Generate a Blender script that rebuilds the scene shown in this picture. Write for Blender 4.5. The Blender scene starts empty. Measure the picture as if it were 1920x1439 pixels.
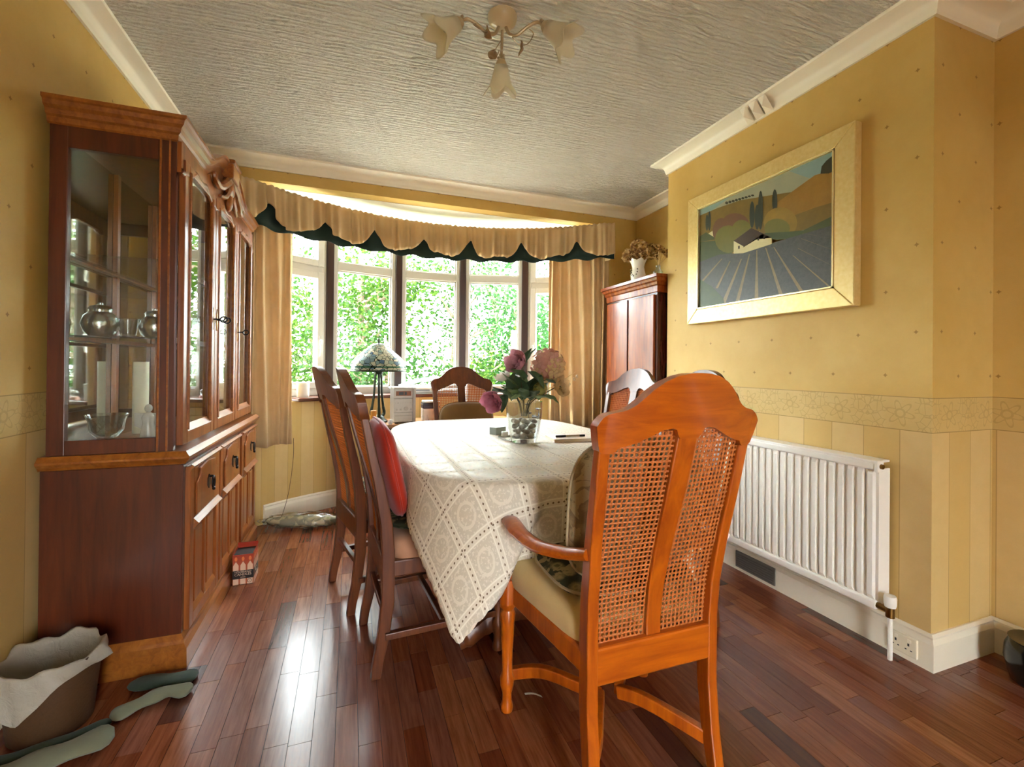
import bpy, math, random
from mathutils import Vector, Matrix
random.seed(7)
D = bpy.data
SC = bpy.context.scene
COL = SC.collection
pi = math.pi

# ---------------------------------------------------------------- camera, light, exposure
def rgb(h, a=1.0):
    h = h.lstrip('#')
    o = []
    for i in (0, 2, 4):
        v = int(h[i:i + 2], 16) / 255.0
        o.append(v / 12.92 if v <= .04045 else ((v + .055) / 1.055) ** 2.4)
    return (o[0], o[1], o[2], a)

cam_d = D.cameras.new('camera')
cam = D.objects.new('camera', cam_d)
COL.objects.link(cam)
R_ = Vector((0.94155325, -0.33672675, 0.00962179))
U_ = Vector((-0.0102958258, -0.000216174, 0.999946973))
F_ = Vector((0.33670682, 0.94160238, 0.00367042))
M = Matrix.Identity(4)
for i in range(3):
    M[i][0] = R_[i]; M[i][1] = U_[i]; M[i][2] = -F_[i]
M[0][3], M[1][3], M[2][3] = 0, 0, 1.13
cam.matrix_world = M
cam_d.sensor_fit = 'HORIZONTAL'
cam_d.sensor_width = 36.0
cam_d.lens = 846.03 / 1920 * 36.0
cam_d.shift_y = -(719.5 - 682.45) / 1920
cam_d.clip_start = .02
SC.camera = cam

SKY = 8.5
w = D.worlds.new('sky'); SC.world = w; w.use_nodes = True
wb = w.node_tree.nodes['Background']
wb.inputs[0].default_value = (0.90, 0.96, 1.0, 1)
wb.inputs[1].default_value = SKY
sun_d = D.lights.new('sun', 'SUN'); sun_d.energy = 1.8; sun_d.angle = .01; sun_d.color = (1, .93, .80)
sun = D.objects.new('sun', sun_d); COL.objects.link(sun)
sun.rotation_mode = 'QUATERNION'; sun.rotation_quaternion = Vector((.85, -.33, -.78)).to_track_quat('-Z', 'Y')
SC.view_settings.view_transform = 'Standard'
SC.view_settings.look = 'None'
SC.view_settings.exposure = 2.34
SC.view_settings.gamma = 1
SC.view_settings.use_curve_mapping = False

# ---------------------------------------------------------------- mesh builder
class MB:
    def __init__(s): s.v = []; s.f = []; s.m = []; s.mi = 0; s.uv = None
    def add(s, vs, fs):
        b = len(s.v); s.v += [tuple(p) for p in vs]
        s.f += [tuple(i + b for i in f) for f in fs]; s.m += [s.mi] * len(fs)
        return s
    def box(s, x0, x1, y0, y1, z0, z1):
        return s.add([(x0, y0, z0), (x1, y0, z0), (x1, y1, z0), (x0, y1, z0), (x0, y0, z1), (x1, y0, z1), (x1, y1, z1), (x0, y1, z1)],
                     [(3, 2, 1, 0), (4, 5, 6, 7), (0, 1, 5, 4), (1, 2, 6, 5), (2, 3, 7, 6), (3, 0, 4, 7)])
    def prism(s, poly, axis, a0, a1):
        n = len(poly)
        mk = {'x': lambda p, a: (a, p[0], p[1]), 'y': lambda p, a: (p[0], a, p[1]), 'z': lambda p, a: (p[0], p[1], a)}[axis]
        vs = [mk(p, a0) for p in poly] + [mk(p, a1) for p in poly]
        return s.add(vs, [tuple(range(n))[::-1], tuple(range(n, 2 * n))] + [(i, (i + 1) % n, n + (i + 1) % n, n + i) for i in range(n)])
    def tube(s, pts, r, n=8, cap=True, sq=None):
        pts = [Vector(p) for p in pts]; m = len(pts)
        rs = r if isinstance(r, (list, tuple)) else [r] * m
        vs = []; t0 = (pts[1] - pts[0]).normalized()
        up = Vector((0, 0, 1)) if abs(t0.z) < .9 else Vector((0, 1, 0))
        a = t0.cross(up).normalized()
        for i, p in enumerate(pts):
            t = (pts[min(i + 1, m - 1)] - pts[max(i - 1, 0)]).normalized()
            a = (a - t * a.dot(t)).normalized(); b = t.cross(a)
            for k in range(n):
                an = 2 * pi * k / n + (pi / 4 if n == 4 else 0)
                ca, sa = math.cos(an), math.sin(an)
                if sq: ca *= sq[0]; sa *= sq[1]
                vs.append(p + (a * ca + b * sa) * rs[i])
        fs = [(i * n + k, i * n + (k + 1) % n, (i + 1) * n + (k + 1) % n, (i + 1) * n + k) for i in range(m - 1) for k in range(n)]
        if cap: fs += [tuple(range(n))[::-1], tuple((m - 1) * n + k for k in range(n))]
        return s.add(vs, fs)
    def lathe(s, prof, n=16, c=(0, 0, 0), cap=True, wob=None):
        vs = []
        for j, (r, z) in enumerate(prof):
            for k in range(n):
                a = 2 * pi * k / n; rr = r
                if wob: rr, dz = wob(r, z, a)
                else: dz = 0
                vs.append((c[0] + rr * math.cos(a), c[1] + rr * math.sin(a), c[2] + z + dz))
        m = len(prof)
        fs = [(i * n + k, i * n + (k + 1) % n, (i + 1) * n + (k + 1) % n, (i + 1) * n + k) for i in range(m - 1) for k in range(n)]
        if cap: fs += [tuple(range(n))[::-1], tuple((m - 1) * n + k for k in range(n))]
        return s.add(vs, fs)
    def grid(s, fn, nu, nv, closeu=False):
        vs = [fn(i / nu, j / nv) for j in range(nv + 1) for i in range(nu + (0 if closeu else 1))]
        W = nu if closeu else nu + 1
        fs = [(j * W + i, j * W + (i + 1) % W, (j + 1) * W + (i + 1) % W, (j + 1) * W + i) for j in range(nv) for i in range(nu)]
        return s.add(vs, fs)
    def slab(s, fn, nu, nv, th):
        """grid with thickness: fn(u,v)->(point, normal)"""
        A = [[fn(i / nu, j / nv) for i in range(nu + 1)] for j in range(nv + 1)]
        W = nu + 1; N = W * (nv + 1)
        vs = [A[j][i][0] for j in range(nv + 1) for i in range(W)]
        vs += [Vector(A[j][i][0]) + Vector(A[j][i][1]) * th for j in range(nv + 1) for i in range(W)]
        fs = []
        for j in range(nv):
            for i in range(nu):
                a = j * W + i
                fs.append((a, a + W, a + W + 1, a + 1)); fs.append((N + a, N + a + 1, N + a + W + 1, N + a + W))
        for i in range(nu):
            fs.append((i, i + 1, N + i + 1, N + i)); a = nv * W + i; fs.append((a + 1, a, N + a, N + a + 1))
        for j in range(nv):
            a = j * W; fs.append((a + W, a, N + a, N + a + W)); a = j * W + nu; fs.append((a, a + W, N + a + W, N + a))
        return s.add(vs, fs)
    def mould(s, path, prof, closed=False):
        """path: [(x,y)], profile: [(out,z)] with out measured to the left of the path"""
        n = len(path); P = [Vector((p[0], p[1])) for p in path]; vs = []
        for i in range(n):
            d1 = (P[i] - P[i - 1]) if (i > 0 or closed) else None
            d2 = (P[(i + 1) % n] - P[i]) if (i < n - 1 or closed) else None
            d1 = d1.normalized() if d1 else d2.normalized()
            d2 = d2.normalized() if d2 else d1
            n1 = Vector((-d1.y, d1.x)); n2 = Vector((-d2.y, d2.x))
            b = (n1 + n2); b = b / max(.2, b.dot(n1)) 
            for o, z in prof: vs.append((P[i].x + b.x * o, P[i].y + b.y * o, z))
        k = len(prof); fs = []
        for i in range(n if closed else n - 1):
            j = (i + 1) % n
            for q in range(k):
                r = (q + 1) % k
                fs.append((i * k + q, j * k + q, j * k + r, i * k + r))
        if not closed: fs += [tuple(range(k)), tuple((n - 1) * k + q for q in range(k))[::-1]]
        return s.add(vs, fs)
    def ell(s, c, r, n=12, m=8, fn=None):
        vs = []
        for j in range(m + 1):
            t = pi * j / m
            for k in range(n):
                a = 2 * pi * k / n
                d = Vector((math.sin(t) * math.cos(a), math.sin(t) * math.sin(a), math.cos(t)))
                q = fn(d) if fn else 1
                vs.append((c[0] + d.x * r[0] * q, c[1] + d.y * r[1] * q, c[2] + d.z * r[2] * q))
        fs = [(j * n + k, j * n + (k + 1) % n, (j + 1) * n + (k + 1) % n, (j + 1) * n + k) for j in range(m) for k in range(n)]
        return s.add(vs, fs)
    def xf(s, mat, i0=0):
        for i in range(i0, len(s.v)): s.v[i] = tuple(mat @ Vector(s.v[i]))
        return s
    def build(s, name, mat, parent=None, smooth=False, bevel=0, local=False, solid=0, ang=.7, seg=2, sub=0):
        me = D.meshes.new(name)
        off = Vector((0, 0, 0))
        if parent is not None and not local:
            p = parent
            while p: off += p.location; p = p.parent
        me.from_pydata([(v[0] - off.x, v[1] - off.y, v[2] - off.z) for v in s.v], [], s.f)
        ml = mat if isinstance(mat, (list, tuple)) else [mat]
        for mm in ml: me.materials.append(mm)
        if len(ml) > 1: me.polygons.foreach_set('material_index', s.m)
        if s.uv:
            L = me.uv_layers.new(name='UVMap')
            for lp in me.loops: L.data[lp.index].uv = s.uv[lp.vertex_index]
        me.validate(); me.update()
        if smooth:
            me.shade_smooth()
            if ang: me.set_sharp_from_angle(angle=ang)
        o = D.objects.new(name, me); COL.objects.link(o)
        if parent is not None: o.parent = parent
        if solid:
            md = o.modifiers.new('s', 'SOLIDIFY'); md.thickness = solid; md.offset = 0
        if bevel:
            md = o.modifiers.new('b', 'BEVEL'); md.width = bevel; md.segments = seg; md.limit_method = 'ANGLE'; md.angle_limit = .6
            md.harden_normals = False
        if sub:
            md = o.modifiers.new('u', 'SUBSURF'); md.levels = sub; md.render_levels = sub
        return o

def box(*a): return MB().box(*a)
def tag(o, label, cat, group=None, kind=None):
    o['label'] = label; o['category'] = cat
    if group: o['group'] = group
    if kind: o['kind'] = kind
    return o
def thing(name, label, cat, loc=(0, 0, 0), rz=0, group=None):
    o = D.objects.new(name, None); COL.objects.link(o); o.empty_display_size = .05
    o.location = loc; o.rotation_euler = (0, 0, rz)
    return tag(o, label, cat, group)
def struct(o): o['kind'] = 'structure'; return o
def copy_tree(o, parent=None):
    c = o.copy(); COL.objects.link(c)
    if parent is not None:
        c.parent = parent; c.matrix_parent_inverse = o.matrix_parent_inverse.copy()
    for ch in list(o.children): copy_tree(ch, c)
    return c
def lerp(a, b, t): return a + (b - a) * t
def interp(x, pts):
    if x <= pts[0][0]: return pts[0][1]
    for (a, b), (c, d) in zip(pts, pts[1:]):
        if x <= c: return b + (d - b) * (x - a) / (c - a)
    return pts[-1][1]
def sm(a, b, x):
    t = max(0, min(1, (x - a) / (b - a))); return t * t * (3 - 2 * t)
def catmull(pts, n=6):
    P = [Vector(p) for p in pts]; out = []
    for i in range(len(P) - 1):
        p0 = P[max(i - 1, 0)]; p1 = P[i]; p2 = P[i + 1]; p3 = P[min(i + 2, len(P) - 1)]
        for k in range(n):
            t = k / n
            out.append(.5 * (2 * p1 + (p2 - p0) * t + (2 * p0 - 5 * p1 + 4 * p2 - p3) * t * t + (3 * p1 - p0 - 3 * p2 + p3) * t ** 3))
    out.append(P[-1]); return out

# ---------------------------------------------------------------- materials
class NT:
    def __init__(s, name):
        s.mat = D.materials.new(name); s.mat.use_nodes = True
        s.t = s.mat.node_tree; s.t.nodes.clear()
        s.out = s.t.nodes.new('ShaderNodeOutputMaterial')
    def n(s, typ, **kw):
        x = s.t.nodes.new('ShaderNode' + typ)
        for k, v in kw.items(): setattr(x, k, v)
        return x
    def l(s, a, b): s.t.links.new(a, b)
    def set(s, sock, v):
        if hasattr(v, 'links') or hasattr(v, 'is_linked'): s.l(v, sock)
        else: sock.default_value = v
    def m(s, op, a, b=None, c=None):
        x = s.n('Math', operation=op); s.set(x.inputs[0], a)
        if b is not None: s.set(x.inputs[1], b)
        if c is not None: s.set(x.inputs[2], c)
        return x.outputs[0]
    def mix(s, f, a, b, bt='MIX'):
        x = s.n('Mix', data_type='RGBA', blend_type=bt); s.set(x.inputs[0], f); s.set(x.inputs[6], a); s.set(x.inputs[7], b)
        return x.outputs[2]
    def co(s, kind='Object', scale=(1, 1, 1), rot=(0, 0, 0)):
        t = s.n('TexCoord'); mp = s.n('Mapping'); mp.inputs['Scale'].default_value = scale; mp.inputs['Rotation'].default_value = rot
        s.l(t.outputs[kind], mp.inputs[0]); return mp.outputs[0]
    def noise(s, vec, scale=5, detail=4, rough=.5, dist=0):
        x = s.n('TexNoise'); x.inputs['Scale'].default_value = scale; x.inputs['Detail'].default_value = detail
        x.inputs['Roughness'].default_value = rough; x.inputs['Distortion'].default_value = dist
        if vec is not None: s.l(vec, x.inputs[0])
        return x.outputs['Fac']
    def ramp(s, f, stops):
        x = s.n('ValToRGB'); e = x.color_ramp.elements
        while len(e) < len(stops): e.new(.5)
        for i, (p, c) in enumerate(stops): e[i].position = p; e[i].color = c if len(c) == 4 else (*c, 1)
        s.l(f, x.inputs[0]); return x.outputs[0]
    def bsdf(s, col, rough=.5, metal=0, spec=.5, bump=None, bs=.1, bd=.01, **kw):
        b = s.n('BsdfPrincipled'); s.set(b.inputs['Base Color'], col); s.set(b.inputs['Roughness'], rough)
        b.inputs['Metallic'].default_value = metal; b.inputs['Specular IOR Level'].default_value = spec
        for k, v in kw.items(): s.set(b.inputs[k], v)
        if bump is not None:
            bn = s.n('Bump'); bn.inputs['Strength'].default_value = bs; bn.inputs['Distance'].default_value = bd
            s.l(bump, bn.inputs['Height']); s.l(bn.outputs[0], b.inputs['Normal'])
        s.l(b.outputs[0], s.out.inputs[0]); s.b = b; return s.mat

def plain(name, hexc, rough=.5, metal=0, spec=.5, var=.06, scale=30, bs=.0, **kw):
    t = NT(name); c = rgb(hexc); co = t.co(); f = t.noise(co, scale, 3)
    col = t.mix(f, tuple(x * (1 - var) for x in c[:3]) + (1,), tuple(min(1, x * (1 + var)) for x in c[:3]) + (1,))
    return t.bsdf(col, rough, metal, spec, bump=f if bs else None, bs=bs, bd=.004, **kw)
def wood(name, h1, h2, rough=.35, axis='z', scale=1.0, spec=.5, coat=0):
    t = NT(name); sc = {'x': (2, 22, 22), 'y': (22, 2, 22), 'z': (22, 22, 2)}[axis]
    co = t.co(scale=tuple(v * scale for v in sc)); f = t.noise(co, 1.6, 6, .62, .6); g = t.noise(t.co(scale=(3, 3, 3)), 1, 2)
    col = t.ramp(f, [(.3, rgb(h1)), (.72, rgb(h2))])
    col = t.mix(t.m('MULTIPLY', g, .35), col, rgb(h1))
    return t.bsdf(col, rough, 0, spec, bump=f, bs=.04, bd=.002, **({'Coat Weight': coat, 'Coat Roughness': .12} if coat else {}))
def fabric(name, hexc, h2=None, rough=.85, scale=350, var=.12, bs=.25, trans=0):
    t = NT(name); c = rgb(hexc); d = rgb(h2) if h2 else tuple(x * (1 - var) for x in c[:3]) + (1,)
    f = t.noise(t.co(), scale, 2); g = t.noise(t.co(), 9, 4)
    col = t.mix(g, d, c)
    b = t.bsdf(col, rough, 0, .2, bump=f, bs=bs, bd=.002, **{'Sheen Weight': .15})
    if trans:
        tr = t.n('BsdfTranslucent'); t.l(col, tr.inputs[0]); mx = t.n('MixShader'); mx.inputs[0].default_value = trans
        t.l(t.b.outputs[0], mx.inputs[1]); t.l(tr.outputs[0], mx.inputs[2]); t.l(mx.outputs[0], t.out.inputs[0])
    return b
def glassmat(name, tint=(1, 1, 1, 1), ior=1.5, rough=0.0, boost=1.0):
    t = NT(name); fr = t.n('LayerWeight'); fr.inputs[0].default_value = .5; f0 = ((ior - 1) / (ior + 1)) ** 2
    a = t.n('BsdfTransparent'); a.inputs[0].default_value = tint
    g = t.n('BsdfGlossy'); g.inputs['Roughness'].default_value = rough
    f = t.m('MINIMUM', t.m('MULTIPLY', t.m('ADD', f0, t.m('MULTIPLY', t.m('POWER', fr.outputs['Facing'], 5.0), 1 - f0)), boost), 1.0)
    mx = t.n('MixShader'); t.l(f, mx.inputs[0]); t.l(a.outputs[0], mx.inputs[1]); t.l(g.outputs[0], mx.inputs[2])
    t.l(mx.outputs[0], t.out.inputs[0]); return t.mat

def wallpaper():
    t = NT('wallpaper'); g = t.n('NewGeometry'); sp = t.n('SeparateXYZ'); t.l(g.outputs['Position'], sp.inputs[0])
    h = t.m('ADD', sp.outputs[0], sp.outputs[1]); z = sp.outputs[2]
    pos = g.outputs['Position']
    n1 = t.noise(pos, 2.2, 5, .6); n2 = t.noise(pos, 14, 4, .6)
    up = t.ramp(n1, [(.3, rgb('#c9a353')), (.7, rgb('#dab96e'))])
    up = t.mix(t.m('MULTIPLY', n2, .35), up, rgb('#bf9747'))
    # small stars on a staggered grid
    S = .17
    row = t.m('FLOOR', t.m('DIVIDE', z, S))
    hs = t.m('ADD', t.m('DIVIDE', h, S * 1.25), t.m('MULTIPLY', t.m('MODULO', row, 2.0), .5))
    du = t.m('ABSOLUTE', t.m('SUBTRACT', t.m('FRACT', hs), .5)); dv = t.m('ABSOLUTE', t.m('SUBTRACT', t.m('FRACT', t.m('DIVIDE', z, S)), .5))
    du = t.m('MULTIPLY', du, S * 1.25); dv = t.m('MULTIPLY', dv, S)
    star = t.m('ADD', t.m('POWER', t.m('DIVIDE', du, .011), .6), t.m('POWER', t.m('DIVIDE', dv, .011), .6))
    star = t.m('LESS_THAN', star, 1.0)
    up = t.mix(t.m('MULTIPLY', star, .75), up, rgb('#8a6524'))
    # lower panel stripes
    fs = t.m('FRACT', t.m('DIVIDE', h, .27)); st = t.m('GREATER_THAN', fs, .5)
    low = t.mix(st, rgb('#d2b06c'), rgb('#dabc80'))
    low = t.mix(t.m('MULTIPLY', n2, .4), low, rgb('#be984e'))
    ln = t.m('LESS_THAN', t.m('ABSOLUTE', t.m('SUBTRACT', t.m('FRACT', t.m('MULTIPLY', fs, 2.0)), .5)), .488)
    low = t.mix(t.m('MULTIPLY', t.m('SUBTRACT', 1.0, ln), .6), low, rgb('#97763a'))
    # border
    zb = t.m('DIVIDE', t.m('SUBTRACT', z, .8875), .1342)
    hb = t.m('FRACT', t.m('DIVIDE', h, .24))
    cu = t.m('MULTIPLY', t.m('SUBTRACT', hb, .5), .24); cz = t.m('MULTIPLY', t.m('SUBTRACT', zb, .5), .1342)
    r = t.m('SQRT', t.m('ADD', t.m('MULTIPLY', cu, cu), t.m('MULTIPLY', cz, cz))); an = t.m('ARCTAN2', cz, cu)
    pet = t.m('ADD', .036, t.m('MULTIPLY', t.m('SINE', t.m('MULTIPLY', an, 6.0)), .014))
    ro = t.m('LESS_THAN', t.m('ABSOLUTE', t.m('SUBTRACT', r, pet)), .0042)
    ri = t.m('LESS_THAN', t.m('ABSOLUTE', t.m('SUBTRACT', r, .016)), .004)
    cv = t.n('CombineXYZ'); t.l(t.m('ABSOLUTE', cu), cv.inputs[0]); t.l(cz, cv.inputs[1])
    vor = t.n('TexVoronoi', feature='DISTANCE_TO_EDGE'); vor.inputs['Scale'].default_value = 38; t.l(cv.outputs[0], vor.inputs[0])
    sc = t.m('MULTIPLY', t.m('LESS_THAN', vor.outputs[0], .05), t.m('GREATER_THAN', t.m('ABSOLUTE', cu), .05))
    mo = t.m('MAXIMUM', t.m('MAXIMUM', ro, ri), sc)
    bc = t.mix(n2, rgb('#c8a660'), rgb('#d4b878')); bc = t.mix(t.m('MULTIPLY', mo, .3), bc, rgb('#93773a'))
    edge = t.m('GREATER_THAN', t.m('ABSOLUTE', t.m('SUBTRACT', zb, .5)), .475)
    bc = t.mix(t.m('MULTIPLY', edge, .7), bc, rgb('#8d7136'))
    col = t.mix(t.m('GREATER_THAN', z, .8875), low, bc); col = t.mix(t.m('GREATER_THAN', z, 1.0217), col, up)
    return t.bsdf(col, .55, 0, .35, bump=n2, bs=.12, bd=.004)

def artex():
    t = NT('artex ceiling'); g = t.n('NewGeometry'); mp = t.n('Mapping'); mp.inputs['Scale'].default_value = (1, 3.6, 1); mp.inputs['Rotation'].default_value = (0, 0, .12)
    t.l(g.outputs['Position'], mp.inputs[0])
    a = t.noise(mp.outputs[0], 7, 4, .6, 1.3)
    w = t.n('TexWave', wave_type='BANDS', bands_direction='Y'); w.inputs['Scale'].default_value = 3.4; w.inputs['Distortion'].default_value = 10
    w.inputs['Detail'].default_value = 5; w.inputs['Detail Scale'].default_value = 1.6; w.inputs['Detail Roughness'].default_value = .6
    t.l(mp.outputs[0], w.inputs[0])
    hgt = t.m('ADD', t.m('MULTIPLY', t.m('POWER', w.outputs[1], 1.8), .9), t.m('MULTIPLY', a, .9))
    col = t.mix(a, rgb('#f4eedb'), rgb('#fbf8ee'))
    return t.bsdf(col, .30, 0, .5, bump=hgt, bs=1.0, bd=.055)

W = {}
W['paper'] = wallpaper()
W['ceil'] = artex()
W['plaster'] = plain('white plaster', '#f3ecd8', .5, var=.03, scale=8)
W['gloss'] = plain('cream gloss paint', '#efe6cf', .3, var=.04, scale=6)
W['upvc'] = plain('white frame plastic', '#c2bcb1', .3, var=.02)
W['mull'] = wood('dark brown post', '#2a1710', '#43261a', .4)
W['sill'] = wood('brown sill', '#4a2417', '#6e3a26', .3, 'x')
W['pane'] = glassmat('window glass', (.97, .99, .98, 1), 1.45)
W['cabglass'] = glassmat('cabinet glass', (.95, .97, .96, 1), 1.5, 0, 1.6)
W['vaseglass'] = glassmat('clear vase glass', (.90, .93, .93, 1), 1.6, .01, 2.2)
W['mirror'] = plain('mirror', '#c9cfca', .03, 1.0, .5, var=.02)
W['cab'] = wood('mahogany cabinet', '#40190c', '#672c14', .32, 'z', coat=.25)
W['cabf'] = wood('mahogany front', '#6c3210', '#aa6228', .30, 'z', coat=.12)  # lighter than the side: golden highlights of the front put into the colour
W['cabm'] = wood('mahogany moulding', '#74390f', '#ad6a28', .30, 'y', coat=.15)  # golden highlight on the mouldings put into the wood colour
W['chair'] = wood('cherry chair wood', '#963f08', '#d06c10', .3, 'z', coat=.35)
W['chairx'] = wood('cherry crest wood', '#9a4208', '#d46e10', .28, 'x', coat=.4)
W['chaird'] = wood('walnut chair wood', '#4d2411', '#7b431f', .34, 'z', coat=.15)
W['cane'] = plain('woven cane', '#bd6a2a', .5, var=.25, scale=120)
W['wardr'] = wood('polished mahogany', '#6a2609', '#ac5416', .22, 'z', coat=.25)
W['wardd'] = wood('dark mahogany', '#34120a', '#54200f', .25, 'z', coat=.4)
W['brass'] = plain('aged brass', '#8a6a38', .35, 1.0)
W['iron'] = plain('black iron', '#191512', .4, .6)
W['black'] = plain('black plastic', '#121212', .3)
W['radi'] = plain('white radiator enamel', '#f1ece2', .3, var=.02)
W['dark'] = plain('dark floor joint', '#1a100b', .8)  # dark joint colour of the slab between floor strips

# ---------------------------------------------------------------- the room
XL, XR, XA, YN, YF, YW, ZC, ZB = -1.015, 2.066, 2.455, 1.068, 2.586, 3.51, 2.55, 2.466
BC = (.70, 2.05)      # centre of the bow
def arcp(R, deg): a = math.radians(deg); return (BC[0] + R * math.sin(a), BC[1] + R * math.cos(a))

fl = struct(box(XL - .1, XA + .15, -2.5, 4.15, -.12, -.005).build('floor', W['dark']))
tones = []
for i, (a, b) in enumerate([('#69331d', '#915436'), ('#5b2a18', '#80452c'), ('#753e26', '#a06642'), ('#43221a', '#5e3426'), ('#65382a', '#8b5742')]):
    t = NT('floor strip tone %d' % i); ge = t.n('NewGeometry'); mp = t.n('Mapping'); mp.inputs['Scale'].default_value = (60, 4, 1)
    t.l(ge.outputs['Position'], mp.inputs[0]); f = t.noise(mp.outputs[0], 1.2, 6, .65, .4)
    tones.append(t.bsdf(t.ramp(f, [(.3, rgb(a)), (.75, rgb(b))]), t.m('ADD', .17, t.m('MULTIPLY', f, .10)), 0, .5, bump=f, bs=.05, bd=.001))
rnd = random.Random(11)
SW = .0655; strips = []
x = XL
while x < XA:
    y = -2.45 + rnd.random() * .3
    while y < 4.1:
        L = rnd.uniform(.20, .44); tn = rnd.choices(range(5), [5, 4, 5, 1.1, 4])[0]
        strips.append((x, min(x + SW, XA), y, min(y + L, 4.12), tn)); y += L
    x += SW
def strip_score(s):
    cx, cy = (s[0] + s[1]) / 2, (s[2] + s[3]) / 2
    dpt = cx * .3367 + cy * .9416; rt = cx * .9416 - cy * .3367
    if dpt < 1.12 or abs(rt / dpt) > 1.2: return 99
    if cx < -.6 and cy > 2.0: return 50
    return dpt
order = sorted(range(len(strips)), key=lambda i: strip_score(strips[i]))
near = set(order[:295])
unit = []
for tn in range(5):
    mb = box(0, 1, 0, 1, -.006, 0); mb.f = [f for k, f in enumerate(mb.f) if k != 0]; mb.m = [0] * 5
    me = D.meshes.new('floor_strip'); me.from_pydata(mb.v, [], mb.f); me.materials.append(tones[tn]); unit.append(me)
rest = MB()
for i, (x0, x1, y0, y1, tn) in enumerate(strips):
    g = .0007
    if i in near:
        o = D.objects.new('floor_strip', unit[tn]); COL.objects.link(o); o.parent = fl
        o.location = (x0 + g, y0 + g, 0); o.scale = (x1 - x0 - 2 * g, y1 - y0 - 2 * g, 1)
    else:
        rest.mi = tn; rest.add([(x0 + g, y0 + g, 0), (x1 - g, y0 + g, 0), (x1 - g, y1 - g, 0), (x0 + g, y1 - g, 0)], [(0, 1, 2, 3)])
o = rest.build('floor_strips_beyond', tones, fl); o['kind'] = 'stuff'

struct(box(XL - .1, XA + .15, -2.5, YW + .1, ZC, ZC + .12).build('ceiling', W['ceil']))
def arcpoly(R, a0, a1, n): return [arcp(R, lerp(a0, a1, i / n)) for i in range(n + 1)]
# bay ceiling
poly = [(XL - .05, YW + .105)] + [(XL - .05, 3.72)] + arcpoly(2.30, -42, 42, 24) + [(XA + .1, 3.72), (XA + .1, YW + .105)]
struct(MB().prism(poly, 'z', 2.384, 2.45).build('ceiling_bay', W['plaster']))
struct(box(XL - .1, XL, -2.5, 3.80, 0, ZC).build('wall_left', W['paper']))
mb = box(XA, XA + .15, -2.5, 3.80, 0, ZC); struct(mb.build('wall_right', W['paper']))
struct(box(XR, XA, YN, YF, 0, ZC).build('wall_chimney', W['paper']))
# window wall: head beam, two side returns, curved wall below the sill
struct(box(XL, XA, YW, YW + .11, 2.387, ZC).build('wall_window', W['paper']))
mb = box(XL, -.61, YW, 3.80, 0, 2.387); mb.box(2.01, XA, YW, 3.80, 0, 2.387)
struct(mb.build('wall_window_sides', W['paper']))
po = arcpoly(1.97, -42.2, 42.2, 28) + arcpoly(2.28, 42.2, -42.2, 28)
struct(MB().prism(po, 'z', 0, .845).build('wall_bay', W['paper']))
po = arcpoly(1.92, -33.4, 30.0, 28) + arcpoly(2.20, 30.0, -33.4, 28)
struct(MB().prism(po, 'z', .845, .872).build('trim_1', W['sill'], bevel=.006))
# the wall behind the camera; unseen doorway added and sized for fill light
mb = box(XL, .05, -2.5, -2.4, 0, ZC); mb.box(.65, XA, -2.5, -2.4, 0, ZC); mb.box(.05, .65, -2.5, -2.4, 2.0, ZC)
struct(mb.build('wall_back', W['paper']))
# cornice all around
pr = [(0, ZB), (.012, ZB), (.014, ZB + .012)]
for k in range(7):
    a = k / 6 * pi / 2; pr.append((.016 + .062 * (1 - math.cos(a)), ZB + .014 + .056 * math.sin(a)))
pr += [(.085, ZB + .072), (.088, ZC), (0, ZC)]
path = [(XA, -2.4), (XA, YN), (XR, YN), (XR, YF), (XA, YF), (XA, YW), (XL, YW), (XL, -2.4)]
struct(MB().mould(path, pr).build('trim_2', W['plaster'], smooth=True, ang=.9))
# skirting boards
bp = [(0, 0), (.018, 0), (.018, .10), (.012, .118), (.014, .126), (.006, .135), (0, .135)]
struct(MB().mould([(XA, -2.4), (XA, YN), (XR, YN), (XR, YF), (XA, YF), (XA, YW)], bp).build('baseboard_right', W['gloss']))
struct(MB().mould([(-.61, YW), (XL, YW), (XL, -2.4)], bp).build('baseboard_left', W['gloss']))
struct(MB().mould([arcp(1.97, a) for a in range(41, -42, -3)], bp).build('baseboard_bay', W['gloss']))

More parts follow.
